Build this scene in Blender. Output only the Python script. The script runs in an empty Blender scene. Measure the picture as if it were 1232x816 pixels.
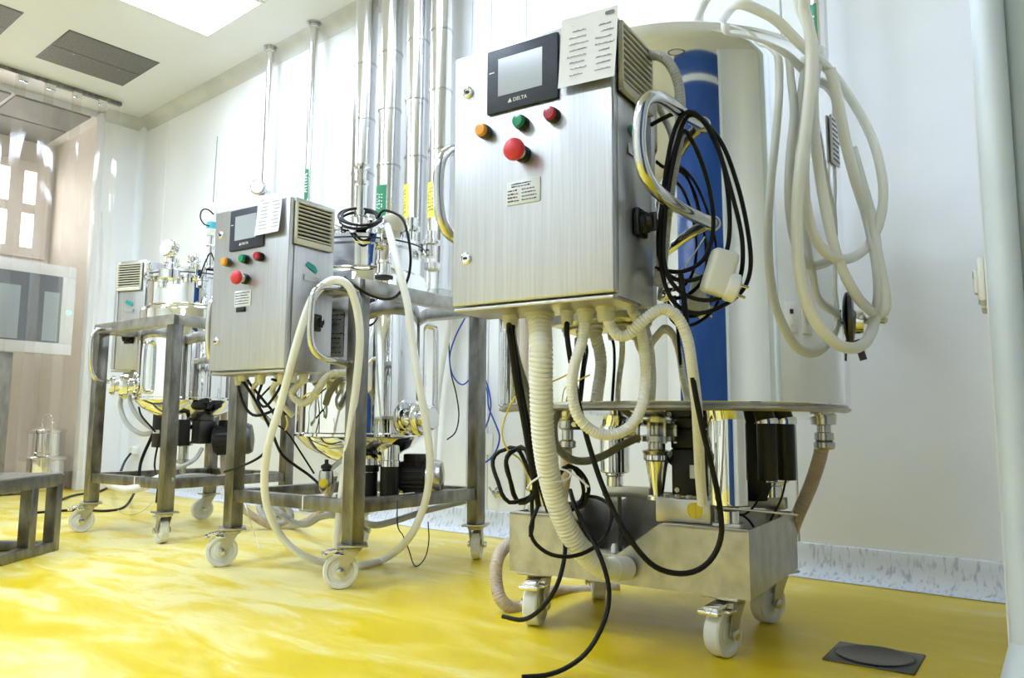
import bpy, bmesh, math, random
from mathutils import Vector, Matrix
random.seed(4)
scene = bpy.context.scene
COL = scene.collection
R = math.radians

# ------------------------------------------------------------------ camera
CAM_H = 0.456
YAW, PITCH, ROLL, FPX = R(-39.8324), R(6.3731), R(0.3401), 924.16
cy, sy, cp, sp = math.cos(YAW), math.sin(YAW), math.cos(PITCH), math.sin(PITCH)
FW = Vector((sy * cp, cy * cp, sp))
r0 = Vector((cy, -sy, 0)); u0 = r0.cross(FW)
RT = math.cos(ROLL) * r0 + math.sin(ROLL) * u0
UP = -math.sin(ROLL) * r0 + math.cos(ROLL) * u0
CPOS = Vector((0, 0, CAM_H))
cam = bpy.data.cameras.new('camera')
cam.sensor_width = 36.0
cam.lens = FPX / 1232 * 36.0
cam.clip_start = 0.02
cam_o = bpy.data.objects.new('camera', cam)
cam_o.matrix_world = Matrix(((RT.x, UP.x, -FW.x, CPOS.x), (RT.y, UP.y, -FW.y, CPOS.y), (RT.z, UP.z, -FW.z, CPOS.z), (0, 0, 0, 1)))
COL.objects.link(cam_o)
scene.camera = cam_o

# ------------------------------------------------------------------ light level
PANEL_EMIT = 28.5
WORLD_EMIT = 0.35
ALCOVE_EMIT = 12.0
scene.view_settings.view_transform = 'Standard'
scene.view_settings.look = 'None'
scene.view_settings.gamma = 1.0
scene.view_settings.use_curve_mapping = False
scene.view_settings.exposure = 0.0
w = bpy.data.worlds.new('world'); scene.world = w
w.use_nodes = True
w.node_tree.nodes['Background'].inputs[0].default_value = (1, 1, 1, 1)
w.node_tree.nodes['Background'].inputs[1].default_value = WORLD_EMIT

CEIL = 2.66
WALL_Y = 2.462

# real-world points measured from the photograph: a pixel and its depth give a place in the room
def ray(px, py):
    return FW + RT * ((px - 616) / FPX) + UP * ((408 - py) / FPX)
def W(px, py, D):
    return CPOS + ray(px, py) * D
def WZ(px, py, z):
    d = ray(px, py)
    return CPOS + d * ((z - CAM_H) / d.z)
def WY(px, py, y):
    d = ray(px, py)
    return CPOS + d * (y / d.y)
def pts(L):
    return [W(*p) if len(p) == 3 else WZ(p[0], p[1], p[3]) for p in L]   # (px,py,depth) or (px,py,None,z)

# ------------------------------------------------------------------ materials
MATS = {}
def new_mat(name):
    m = bpy.data.materials.new(name); m.use_nodes = True
    MATS[name] = m
    nt = m.node_tree
    return m, nt, nt.nodes['Principled BSDF']
def plain(name, col, rough=0.5, metal=0.0, spec=0.5, trans=0.0, emit=None, es=0.0, coat=0.0, sss=0.0):
    m, nt, b = new_mat(name)
    b.inputs['Base Color'].default_value = (*col, 1)
    b.inputs['Roughness'].default_value = rough
    b.inputs['Metallic'].default_value = metal
    b.inputs['Specular IOR Level'].default_value = spec
    b.inputs['Transmission Weight'].default_value = trans
    b.inputs['Coat Weight'].default_value = coat
    if emit:
        b.inputs['Emission Color'].default_value = (*emit, 1)
        b.inputs['Emission Strength'].default_value = es
    return m
def noisy(name, c1, c2, scale, stretch=(1, 1, 1), rough=(0.3, 0.5), metal=0.0, bump=0.0, detail=4, lo=0.35, hi=0.65):
    m, nt, b = new_mat(name)
    N = nt.nodes; L = nt.links
    tc = N.new('ShaderNodeTexCoord'); mp = N.new('ShaderNodeMapping')
    mp.inputs['Scale'].default_value = stretch
    no = N.new('ShaderNodeTexNoise'); no.inputs['Scale'].default_value = scale; no.inputs['Detail'].default_value = detail
    cr = N.new('ShaderNodeValToRGB')
    cr.color_ramp.elements[0].position = lo; cr.color_ramp.elements[1].position = hi
    cr.color_ramp.elements[0].color = (*c1, 1); cr.color_ramp.elements[1].color = (*c2, 1)
    mr = N.new('ShaderNodeMapRange'); mr.inputs['To Min'].default_value = rough[0]; mr.inputs['To Max'].default_value = rough[1]
    L.new(tc.outputs['Object'], mp.inputs[0]); L.new(mp.outputs[0], no.inputs['Vector'])
    L.new(no.outputs['Fac'], cr.inputs[0]); L.new(cr.outputs[0], b.inputs['Base Color'])
    L.new(no.outputs['Fac'], mr.inputs[0]); L.new(mr.outputs[0], b.inputs['Roughness'])
    b.inputs['Metallic'].default_value = metal
    if bump:
        bp = N.new('ShaderNodeBump'); bp.inputs['Strength'].default_value = bump; bp.inputs['Distance'].default_value = 0.002
        L.new(no.outputs['Fac'], bp.inputs['Height']); L.new(bp.outputs[0], b.inputs['Normal'])
    return m
brushed = noisy('brushed_steel', (.50, .50, .51), (.58, .58, .59), 330, (1, 1, .02), (.30, .40), 1.0)
brushed_dk = noisy('frame_steel', (.15, .145, .13), (.28, .27, .25), 30, (1, 1, .4), (.28, .42), 1.0)
tubsteel = noisy('trolley_steel', (.36, .35, .32), (.50, .49, .46), 24, (1, 1, .8), (.30, .46), 1.0)
mirror = plain('polished_steel', (.88, .885, .89), .035, 1.0)
chrome = plain('chrome', (.80, .80, .80), .09, 1.0)
pipe_steel = plain('pipe_steel', (.74, .74, .75), .2, 1.0)
handle_st = plain('handle_steel', (.66, .66, .66), .17, 1.0)
satin = plain('satin_steel', (.55, .55, .54), .25, 1.0)
zinc = plain('zinc_plate', (.50, .48, .42), .35, 1.0)
dark_metal = plain('dark_metal', (.10, .10, .10), .35, .8)
wallm = noisy('wall_white', (.80, .815, .825), (.84, .85, .855), 3, (1, 1, 1), (.35, .5))
ceilm = noisy('ceiling_white', (.74, .745, .73), (.78, .78, .765), 2, (1, 1, 1), (.5, .6))
covem = noisy('cove_grey', (.56, .56, .53), (.64, .64, .61), 5, (1, 1, 1), (.4, .5))
trimm = noisy('trim_pale_blue', (.74, .78, .82), (.82, .85, .88), 8, (1, 1, .3), (.3, .4))
basem = noisy('baseboard_worn', (.40, .43, .48), (.66, .69, .74), 90, (1, 1, .22), (.4, .6), detail=9, lo=.33, hi=.47)
cream = noisy('cream_wall', (.82, .74, .66), (.86, .79, .72), 2, (1, 1, 1), (.5, .6))
drain_m = plain('drain_steel', (.085, .08, .07), .35, .9)
black_rub = plain('black_rubber', (.006, .006, .0065), .5, spec=.25)
black_pl = plain('black_plastic', (.008, .008, .009), .4, spec=.35)
navy = noisy('panel_bezel', (.020, .026, .042), (.028, .036, .058), 300, rough=(.4, .5))
white_pl = plain('white_plastic', (.80, .80, .77), .35)
ivory_pl = plain('ivory_plastic', (.66, .63, .50), .45)
wheelm = noisy('wheel_nylon', (.66, .66, .60), (.80, .80, .75), 14, rough=(.4, .55))
conduit = plain('conduit_ivory', (.64, .62, .52), .45)
conduit_w = plain('conduit_white', (.84, .83, .78), .42)
conduit_g = plain('conduit_grey', (.46, .46, .44), .45)
conduit_o = plain('conduit_olive', (.17, .165, .125), .5)
pinkhose = noisy('ribbed_pink_hose', (.50, .40, .31), (.60, .50, .40), 30, rough=(.45, .6))
blue_cab = plain('blue_cable', (.015, .07, .42), .4)
yellow_pl = plain('yellow_plastic', (.75, .56, .03), .4)
paper = plain('paper', (.80, .80, .83), .8)
ink = plain('ink', (.06, .06, .08), .7)
ink_dk = plain('dark_ink', (.02, .02, .02), .7)
white_ink = plain('white_print', (.85, .85, .87), .6)
green_st = plain('green_sticker', (.02, .22, .10), .5)
teal_st = plain('teal_sticker', (.01, .33, .30), .45)
yellow_st = plain('yellow_sticker', (.80, .68, .10), .5)
red_pl = plain('red_plastic', (.55, .02, .035), .3, coat=.5)
estop_pl = plain('emergency_red', (.70, .035, .05), .4)
green_pl = plain('green_plastic', (.0, .26, .13), .25, coat=.5)
dkred_pl = plain('dark_red_plastic', (.42, .01, .04), .25, coat=.5)
amber_pl = plain('amber_plastic', (.85, .36, .02), .25, coat=.5)
ventdark = plain('vent_dark', (.02, .02, .022), .8)
grille = noisy('ceiling_grille', (.12, .115, .11), (.22, .21, .20), 160, rough=(.5, .6), metal=.3)
bluedoor = noisy('blue_door', (.012, .06, .27), (.02, .085, .36), 2, rough=(.15, .25))
screenm = plain('dim_screen', (.42, .45, .52), .12, spec=.6)
plate_m = plain('nameplate', (.74, .76, .80), .35)
gasket = plain('gasket_black', (.015, .015, .015), .5)
scratch_pl = plain('brown_plastic', (.35, .20, .10), .5)
led = plain('green_led', (.1, .9, .5), .4, emit=(.1, 1, .5), es=4)
def floor_material():
    m, nt, b = new_mat('yellow_epoxy'); N = nt.nodes; L = nt.links
    b.inputs['Specular IOR Level'].default_value = .3
    tc = N.new('ShaderNodeTexCoord')
    mp = N.new('ShaderNodeMapping'); mp.inputs['Rotation'].default_value = (0, 0, R(28)); mp.inputs['Scale'].default_value = (1, 3.0, 1)
    n1 = N.new('ShaderNodeTexNoise'); n1.inputs['Scale'].default_value = 3.0; n1.inputs['Detail'].default_value = 9; n1.inputs['Roughness'].default_value = .6; n1.inputs['Distortion'].default_value = .6
    n2 = N.new('ShaderNodeTexNoise'); n2.inputs['Scale'].default_value = .6; n2.inputs['Detail'].default_value = 3
    L.new(tc.outputs['Object'], mp.inputs[0]); L.new(mp.outputs[0], n1.inputs['Vector']); L.new(tc.outputs['Object'], n2.inputs['Vector'])
    ad = N.new('ShaderNodeMath'); ad.operation = 'ADD'
    sc = N.new('ShaderNodeMath'); sc.operation = 'MULTIPLY'; sc.inputs[1].default_value = .55
    L.new(n2.outputs['Fac'], sc.inputs[0]); L.new(n1.outputs['Fac'], ad.inputs[0]); L.new(sc.outputs[0], ad.inputs[1])
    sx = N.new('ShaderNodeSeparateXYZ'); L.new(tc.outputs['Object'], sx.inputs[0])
    glare = N.new('ShaderNodeMapRange'); glare.interpolation_type = 'SMOOTHSTEP'   # more pale patches towards the curtain: floor glare painted into the colour
    glare.inputs['From Min'].default_value = 3.3; glare.inputs['From Max'].default_value = 1.3; glare.inputs['To Min'].default_value = -.02; glare.inputs['To Max'].default_value = .12
    L.new(sx.outputs[0], glare.inputs[0])
    a2 = N.new('ShaderNodeMath'); a2.operation = 'ADD'; L.new(ad.outputs[0], a2.inputs[0]); L.new(glare.outputs[0], a2.inputs[1]); ad = a2
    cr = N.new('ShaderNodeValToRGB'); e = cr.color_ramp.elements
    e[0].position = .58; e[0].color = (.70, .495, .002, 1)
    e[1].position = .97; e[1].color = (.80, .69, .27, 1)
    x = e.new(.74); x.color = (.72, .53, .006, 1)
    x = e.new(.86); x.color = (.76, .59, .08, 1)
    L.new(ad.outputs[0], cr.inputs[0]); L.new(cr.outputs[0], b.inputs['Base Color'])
    mr = N.new('ShaderNodeMapRange'); mr.inputs['To Min'].default_value = .22; mr.inputs['To Max'].default_value = .5
    L.new(n1.outputs['Fac'], mr.inputs[0]); L.new(mr.outputs[0], b.inputs['Roughness'])
    bp = N.new('ShaderNodeBump'); bp.inputs['Strength'].default_value = .08; bp.inputs['Distance'].default_value = .004
    L.new(n1.outputs['Fac'], bp.inputs['Height']); L.new(bp.outputs[0], b.inputs['Normal'])
    return m
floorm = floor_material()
def silicone_material(name, tint, mixf):
    m, nt, b = new_mat(name); N = nt.nodes; L = nt.links
    b.inputs['Base Color'].default_value = (*tint, 1); b.inputs['Roughness'].default_value = .28
    tr = N.new('ShaderNodeBsdfTranslucent'); tr.inputs[0].default_value = (*tint, 1)
    tp = N.new('ShaderNodeBsdfTransparent'); tp.inputs[0].default_value = (.97, .97, .94, 1)
    m1 = N.new('ShaderNodeMixShader'); m1.inputs[0].default_value = .22
    m2 = N.new('ShaderNodeMixShader'); m2.inputs[0].default_value = mixf
    L.new(b.outputs[0], m1.inputs[1]); L.new(tr.outputs[0], m1.inputs[2])
    L.new(m1.outputs[0], m2.inputs[1]); L.new(tp.outputs[0], m2.inputs[2])
    L.new(m2.outputs[0], N['Material Output'].inputs[0])
    return m
silicone = silicone_material('silicone_tube', (.985, .98, .90), .08)
silicone_w = silicone_material('silicone_white', (.95, .95, .93), .03)
def curtain_material():
    m, nt, b = new_mat('clear_vinyl'); N = nt.nodes; L = nt.links
    b.inputs['Base Color'].default_value = (.80, .74, .68, 1); b.inputs['Roughness'].default_value = .12
    tp = N.new('ShaderNodeBsdfTransparent'); tp.inputs[0].default_value = (.985, .97, .95, 1)
    gl = N.new('ShaderNodeBsdfGlossy'); gl.inputs['Roughness'].default_value = .07
    fr = N.new('ShaderNodeFresnel'); fr.inputs['IOR'].default_value = 1.5
    m1 = N.new('ShaderNodeMixShader'); m1.inputs[0].default_value = .90
    m2 = N.new('ShaderNodeMixShader')
    L.new(b.outputs[0], m1.inputs[1]); L.new(tp.outputs[0], m1.inputs[2])
    L.new(fr.outputs[0], m2.inputs[0]); L.new(m1.outputs[0], m2.inputs[1]); L.new(gl.outputs[0], m2.inputs[2])
    L.new(m2.outputs[0], N['Material Output'].inputs[0])
    return m
vinyl = curtain_material()
def emit_mat(name, col, s):
    m, nt, b = new_mat(name); N = nt.nodes
    e = N.new('ShaderNodeEmission'); e.inputs[0].default_value = (*col, 1); e.inputs[1].default_value = s
    nt.links.new(e.outputs[0], N['Material Output'].inputs[0])
    return m
panel_light = emit_mat('light_diffuser', (.83, .98, 1.22), PANEL_EMIT)
glow_pane_mat = emit_mat('curtain_glow', (1, .98, .94), ALCOVE_EMIT)

# ------------------------------------------------------------------ mesh builder
class B:
    def __init__(s, M=None):
        s.bm = bmesh.new(); s.M = M or Matrix()
    def v(s, p): return s.bm.verts.new(s.M @ Vector(p))
    def face(s, vs):
        try: return s.bm.faces.new(vs)
        except ValueError: return None
    def box(s, lo, hi, bev=0.0, seg=2, rot=None, piv=None):
        b2 = bmesh.new()
        lo = Vector(lo); hi = Vector(hi)
        X = [b2.verts.new((a, b, c)) for a in (lo.x, hi.x) for b in (lo.y, hi.y) for c in (lo.z, hi.z)]
        for f in ((0, 1, 3, 2), (4, 6, 7, 5), (0, 4, 5, 1), (2, 3, 7, 6), (0, 2, 6, 4), (1, 5, 7, 3)):
            b2.faces.new([X[i] for i in f])
        if bev:
            bmesh.ops.bevel(b2, geom=list(b2.edges), offset=bev, segments=seg, affect='EDGES', profile=.5)
        if rot is not None:
            c = Vector(piv) if piv is not None else (lo + hi) / 2
            for q in b2.verts: q.co = c + rot @ (q.co - c)
        s.merge(b2); return s
    def merge(s, b2):
        mp = {q: s.bm.verts.new(s.M @ q.co) for q in b2.verts}
        for f in b2.faces:
            s.face([mp[q] for q in f.verts])
        b2.free()
    def bar(s, a, b, wx, wy, bev=0.0):
        """square bar from a to b"""
        a = Vector(a); b = Vector(b); d = b - a; L = d.length; d.normalize()
        up = Vector((0, 0, 1)) if abs(d.z) < .95 else Vector((0, 1, 0))
        x = up.cross(d).normalized(); y = d.cross(x)
        b2 = B(); b2.box((-wx / 2, -wy / 2, 0), (wx / 2, wy / 2, L), bev)
        m = Matrix(((x.x, y.x, d.x, a.x), (x.y, y.y, d.y, a.y), (x.z, y.z, d.z, a.z), (0, 0, 0, 1)))
        for q in b2.bm.verts: q.co = m @ q.co
        s.merge(b2.bm); return s
    def lathe(s, prof, at=(0, 0, 0), axis=(0, 0, 1), n=32, close=True):
        """prof: list of (radius, height) along axis from at"""
        at = Vector(at); d = Vector(axis).normalized()
        up = Vector((0, 0, 1)) if abs(d.z) < .95 else Vector((1, 0, 0))
        x = up.cross(d).normalized(); y = d.cross(x)
        rings = []
        for r_, h in prof:
            if r_ < 1e-6: rings.append([s.v(at + d * h)]); continue
            rings.append([s.v(at + d * h + x * (r_ * math.cos(2 * math.pi * k / n)) + y * (r_ * math.sin(2 * math.pi * k / n))) for k in range(n)])
        for a, b in zip(rings, rings[1:]):
            for k in range(n):
                k2 = (k + 1) % n
                if len(a) == 1 and len(b) == 1: continue
                if len(a) == 1: s.face([a[0], b[k2], b[k]])
                elif len(b) == 1: s.face([a[k], a[k2], b[0]])
                else: s.face([a[k], a[k2], b[k2], b[k]])
        if close:
            if len(rings[0]) > 1: s.face(list(reversed(rings[0])))
            if len(rings[-1]) > 1: s.face(rings[-1])
        return s
    def cyl(s, a, b, r_, n=24, bev=0.0):
        a = Vector(a); b = Vector(b); L = (b - a).length
        if bev: pr = [(r_ - bev, 0), (r_, bev), (r_, L - bev), (r_ - bev, L)]
        else: pr = [(r_, 0), (r_, L)]
        return s.lathe(pr, a, b - a, n)
    def ball(s, c, r_, n=16, squash=(1, 1, 1)):
        b2 = bmesh.new(); bmesh.ops.create_uvsphere(b2, u_segments=n, v_segments=max(6, n // 2), radius=r_)
        for q in b2.verts: q.co = Vector((q.co.x * squash[0], q.co.y * squash[1], q.co.z * squash[2])) + Vector(c)
        s.merge(b2); return s
    def sweep(s, path, rad, n=12, closed_ends=True):
        """path: Vectors; rad: number or list"""
        m = len(path)
        if not isinstance(rad, (list, tuple)): rad = [rad] * m
        t = []
        for i in range(m):
            a = path[max(0, i - 1)]; b = path[min(m - 1, i + 1)]
            q = (b - a); t.append(q.normalized() if q.length > 1e-9 else Vector((0, 0, 1)))
        up = Vector((0, 0, 1)) if abs(t[0].z) < .9 else Vector((1, 0, 0))
        x = (up - t[0] * up.dot(t[0])).normalized()
        rings = []
        for i in range(m):
            x = (x - t[i] * x.dot(t[i]))
            x = x.normalized() if x.length > 1e-6 else t[i].orthogonal().normalized()
            y = t[i].cross(x)
            rings.append([s.v(path[i] + x * (rad[i] * math.cos(2 * math.pi * k / n)) + y * (rad[i] * math.sin(2 * math.pi * k / n))) for k in range(n)])
        for a, b in zip(rings, rings[1:]):
            for k in range(n):
                s.face([a[k], a[(k + 1) % n], b[(k + 1) % n], b[k]])
        if closed_ends:
            s.face(list(reversed(rings[0]))); s.face(rings[-1])
        return s
    def prism(s, poly, h0, h1, axis='z'):
        """poly of 2D points extruded between h0 and h1 along axis (z: xy poly, y: xz poly, x: yz poly)"""
        def P(p, h):
            return (p[0], p[1], h) if axis == 'z' else ((p[0], h, p[1]) if axis == 'y' else (h, p[0], p[1]))
        a = [s.v(P(p, h0)) for p in poly]; b = [s.v(P(p, h1)) for p in poly]
        n = len(poly)
        s.face(list(reversed(a))); s.face(b)
        for k in range(n): s.face([a[k], a[(k + 1) % n], b[(k + 1) % n], b[k]])
        return s

def build(name, b, mat, parent=None, smooth=True, ang=35):
    bm = b.bm
    bmesh.ops.remove_doubles(bm, verts=bm.verts, dist=1e-6)
    bmesh.ops.recalc_face_normals(bm, faces=bm.faces)
    bm.normal_update()
    if smooth:
        for f in bm.faces: f.smooth = True
        for e in bm.edges:
            if len(e.link_faces) == 2 and e.calc_face_angle(0) > R(ang): e.smooth = False
    me = bpy.data.meshes.new(name)
    ctr = Vector((0, 0, 0))
    if parent is None and len(bm.verts):
        xs = [q.co for q in bm.verts]
        ctr = Vector((sum(q.x for q in xs) / len(xs), sum(q.y for q in xs) / len(xs), min(q.z for q in xs)))
        for q in bm.verts: q.co -= ctr
    bm.to_mesh(me); bm.free()
    me.materials.append(MATS[mat] if isinstance(mat, str) else mat)
    o = bpy.data.objects.new(name, me)
    o.location = ctr
    COL.objects.link(o)
    if parent is not None: o.parent = parent
    return o
def tag(o, label, cat, group=None):
    o['label'] = label; o['category'] = cat
    if group: o['group'] = group
    return o
def empty(name, loc, rz, label, cat, group=None):
    o = bpy.data.objects.new(name, None); o.location = loc; o.rotation_euler = (0, 0, rz)
    o.empty_display_size = .1
    COL.objects.link(o); return tag(o, label, cat, group)
def structure(name, b, mat, **k):
    o = build(name, b, mat, **k); o['kind'] = 'structure'; return o

def smooth_path(P, step=0.01, closed=False):
    """centripetal-like catmull-rom resampled to even steps"""
    P = [Vector(p) for p in P]
    out = []
    n = len(P)
    for i in range(n - 1):
        p0 = P[i - 1] if i else P[0] * 2 - P[1]
        p1, p2 = P[i], P[i + 1]
        p3 = P[i + 2] if i + 2 < n else P[-1] * 2 - P[-2]
        k = max(4, int((p2 - p1).length / step * 1.5))
        for j in range(k):
            t = j / k
            out.append(.5 * ((2 * p1) + (p2 - p0) * t + (2 * p0 - 5 * p1 + 4 * p2 - p3) * t * t + (3 * p1 - p0 - 3 * p2 + p3) * t ** 3))
    out.append(P[-1])
    res = [out[0]]; acc = 0.0
    for a, b in zip(out, out[1:]):
        d = (b - a).length
        if d < 1e-9: continue
        pos = 0.0
        while acc + (d - pos) >= step:
            pos += step - acc; acc = 0.0
            res.append(a.lerp(b, pos / d))
        acc += d - pos
    if (res[-1] - out[-1]).length > step * .3: res.append(out[-1])
    return res
def cable(name, P, r_, mat, label, cat='cable', group=None, step=.012, n=10):
    b = B(); b.sweep(smooth_path(P, step), r_, n)
    o = build(name, b, mat, ang=80); tag(o, label, cat, group); return o
def ribbed_into(b, P, r_, pitch=.008, depth=.12, n=14):
    path = smooth_path(P, pitch / 4)
    pat = (1 - depth, 1 - depth * .15, 1.0, 1 - depth * .15)
    b.sweep(path, [r_ * pat[i % 4] for i in range(len(path))], n)
    return b
def ribbed(name, P, r_, mat, label, cat='hose', pitch=.008, depth=.12, group=None, n=14):
    o = build(name, ribbed_into(B(), P, r_, pitch, depth, n), mat, ang=80); return tag(o, label, cat, group)
def pull_down(P, amt): return P

# ================================================================== THE ROOM
XL = -5.6
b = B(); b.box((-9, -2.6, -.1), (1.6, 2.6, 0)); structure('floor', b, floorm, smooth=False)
# ceiling with cut-outs is closed: lights and vents hang a few millimetres below it
b = B(); b.box((XL - .05, -2.6, CEIL), (1.6, 2.6, CEIL + .1)); structure('ceiling', b, ceilm, smooth=False)
# back wall: white cleanroom panels side by side, thin joints between them
b = B()
seams = [-5.70, -5.24, -4.14, -3.04, -2.306, -2.187, -1.984, -.88, .4]
for a, c in zip(seams, seams[1:]):
    b.box((a + .002, WALL_Y, 0), (c - .002, WALL_Y + .05, CEIL), .003, 1)
b.box((-5.7, WALL_Y + .012, 0), (.4, WALL_Y + .06, CEIL))
structure('wall_back', b, wallm, smooth=False)
# cove between back wall and ceiling
def cove(b, a, c, inward, r_=.075, n=8):
    """quarter cove strip along a..c at ceiling; inward = horizontal unit vector into the room"""
    a = Vector(a); c = Vector(c); inward = Vector(inward)
    rows = []
    for P in (a, c):
        row = []
        for k in range(n + 1):
            t = k / n * math.pi / 2
            row.append(b.v(P + inward * (r_ - r_ * math.cos(t)) + Vector((0, 0, -(r_ - r_ * math.sin(t))))))
        rows.append(row)
    for k in range(n): b.face([rows[0][k], rows[0][k + 1], rows[1][k + 1], rows[1][k]])
b = B(); cove(b, (XL, WALL_Y - .001, CEIL - .001), (-.3, WALL_Y - .001, CEIL - .001), (0, -1, 0)); structure('trim_1', b, covem)
# baseboard cove along the back wall
def base_cove(b, a, c, inward, h=.095, dp=.05, n=6):
    a = Vector(a); c = Vector(c); inward = Vector(inward)
    rows = []
    for P in (a, c):
        row = [b.v(P + Vector((0, 0, h + .004))), b.v(P + inward * .007 + Vector((0, 0, h + .002)))]
        for k in range(n + 1):
            t = k / n * math.pi / 2
            row.append(b.v(P + inward * (.008 + dp * (1 - math.cos(t))) + Vector((0, 0, h - (h - .002) * math.sin(t)))))
        rows.append(row)
    m = len(rows[0])
    for k in range(m - 1): b.face([rows[0][k], rows[0][k + 1], rows[1][k + 1], rows[1][k]])
b = B(); base_cove(b, (XL, WALL_Y, 0), (-.3, WALL_Y, 0), (0, -1, 0)); structure('baseboard_back', b, basem)
# left wall: narrow return beside the back corner, opening behind the vinyl curtain, then wall again
OPEN_Y0, OPEN_Y1 = -.2, 2.17
b = B()
b.box((XL - .06, OPEN_Y1, 0), (XL, 2.5, CEIL), .004, 1)
b.box((XL - .06, -2.6, 0), (XL, OPEN_Y0, CEIL), .004, 1)
structure('wall_left', b, wallm, smooth=False)
b = B()   # rounded corner post
for k in range(2): pass
prof = [(XL + .05 - .05 * math.cos(t), WALL_Y - .05 + .05 * math.sin(t)) for t in [i / 8 * math.pi / 2 for i in range(9)]]
b.prism([(XL - .01, WALL_Y - .05)] + prof + [(XL + .05, WALL_Y + .01), (XL - .01, WALL_Y + .01)], 0, CEIL)
structure('trim_2', b, trimm)
b = B(); b.box((XL - .07, OPEN_Y1 - .022, 0), (XL + .006, OPEN_Y1 + .012, CEIL - .02), .004); structure('trim_3', b, trimm)
b = B(); cove(b, (XL + .001, OPEN_Y1, CEIL - .001), (XL + .001, WALL_Y, CEIL - .001), (1, 0, 0)); structure('trim_4', b, covem)
# ante-room seen through the curtain
ALX = -6.55
AX = ALX
b = B(); b.box((AX - .05, -.6, 0), (AX, 2.2, 2.7)); structure('wall_alcove', b, cream, smooth=False)
b = B(); b.box((AX, 2.2, 0), (XL - .06, 2.25, 2.7)); b.box((AX, -.65, 0), (XL - .06, -.6, 2.7)); structure('wall_alcove_back', b, cream, smooth=False)
b = B(); b.box((AX, -.6, 2.62), (XL - .06, 2.2, 2.7)); structure('ceiling_alcove', b, ceilm, smooth=False)
b = B()
for i in range(2):
    for j in range(5):
        x0 = AX + .02 + i * .44; y0 = -.36 + j * .50
        b.box((x0, y0, 2.607), (x0 + .415, y0 + .475, 2.62), .003, 1)
structure('ceiling_alcove_tiles', b, grille, smooth=False)
b = B(); b.box((AX, .60, 1.75), (AX + .008, 2.12, 2.40)); structure('glow_pane_1', b, glow_pane_mat, smooth=False)  # added glowing panes, standing in for bright reflections on the curtain
b = B()
for y in (.60, .80, 1.0, 1.2, 1.40, 1.58, 1.76, 1.94, 2.12): b.box((AX, y - .05, 1.72), (AX + .03, y + .05, 2.43), .004, 1)
for z in (1.74, 2.08, 2.41): b.box((AX, .55, z - .04), (AX + .028, 2.17, z + .04), .004, 1)
structure('trim_5', b, cream, smooth=False)
# short partition on the right with a rounded end post, then the wall jog beside the entrance
b = B()
ptA = Vector((-.322, WALL_Y, 0)); ptB = Vector((-.211, 1.535, 0))
b.prism([(ptA.x, WALL_Y), (ptB.x, ptB.y), (ptB.x + .03, ptB.y + .004), (-.27, WALL_Y)], 0, CEIL); structure('wall_right', b, wallm, smooth=False)
b = B()
pc = W(1211.5, 380, 1.30); pr = .0255
ring = []
for k in range(20):
    t = 2 * math.pi * k / 20; ring.append((pc.x + pr * math.cos(t), pc.y + pr * math.sin(t)))
b.prism(ring, 0, CEIL)
b.lathe([(pr + .035, 0), (pr + .022, .03), (pr + .006, .09), (pr, .11)], (pc.x, pc.y, 0), (0, 0, 1), 24)
structure('trim_6', b, noisy('post_pale_blue', (.68, .76, .88), (.78, .85, .94), 8, (1, 1, .3), (.3, .4)))
b = B(); b.box((pc.x + .020, pc.y + .022, 0), (1.48, pc.y + .08, CEIL), .003, 1); structure('wall_jog', b, plain('jog_grey_green', (.50, .57, .57), .5), smooth=False)
b = B(); b.box((1.45, -2.6, 0), (1.5, pc.y + .08, CEIL)); structure('wall_entrance', b, wallm, smooth=False)
b = B(); b.box((XL - .05, -2.6, 0), (1.5, -2.55, CEIL)); structure('wall_front', b, wallm, smooth=False)
# blue entrance door standing ajar beside the photographer (mirrored in the polished tanks)
dA = Vector((.36, -.09, 0)); dB = Vector((1.00, .61, 0)); dv_ = (dB - dA).normalized(); DL = (dB - dA).length
DM = Matrix.Translation(dA) @ Matrix.Rotation(math.atan2(dv_.y, dv_.x), 4, 'Z')
b = B(DM); b.box((0, -.02, .01), (DL, .02, 2.14), .004); b.box((0, -.02, 2.18), (DL, .02, 2.31), .004); structure('door_1', b, bluedoor)
b = B(DM); b.box((.02, -.015, 2.13), (DL - .02, .015, 2.19), .002); b.box((DL, -.035, 0), (DL + .06, .035, 2.36), .004); structure('trim_7', b, trimm)

# ------------------------------------------------------------------ ceiling fittings
def ceiling_light(x0, y0, x1, y1, label):
    t = empty('ceiling_light', ((x0 + x1) / 2, (y0 + y1) / 2, CEIL), 0, label, 'ceiling light', 'square ceiling light panels')
    hx, hy = (x1 - x0) / 2, (y1 - y0) / 2
    b = B()
    for q in ((-hx - .02, -hy - .02, hx + .02, -hy), (-hx - .02, hy, hx + .02, hy + .02), (-hx - .02, -hy, -hx, hy), (hx, -hy, hx + .02, hy)):
        b.box((q[0], q[1], -.008), (q[2], q[3], .0))
    build('frame', b, ceilm, t, smooth=False)
    b = B(); b.box((-hx, -hy, -.005), (hx, hy, -.001)); build('diffuser', b, panel_light, t, smooth=False)
    return t
ceiling_light(-4.01, 1.535, -3.475, 2.08, 'bright square light panel glowing in the white ceiling')
for x0 in (-4.01, -2.35, -.75):
    for y0 in (-.05, -1.7):
        if x0 == -.75 and y0 == -.05: continue
        ceiling_light(x0, y0, x0 + .54, y0 + .54, 'square ceiling panel over the near part of the room, outside the picture')
ceiling_light(-2.35, 1.3, -1.81, 1.84, 'square ceiling panel above the big tank, mirrored on its shoulder')
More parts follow.
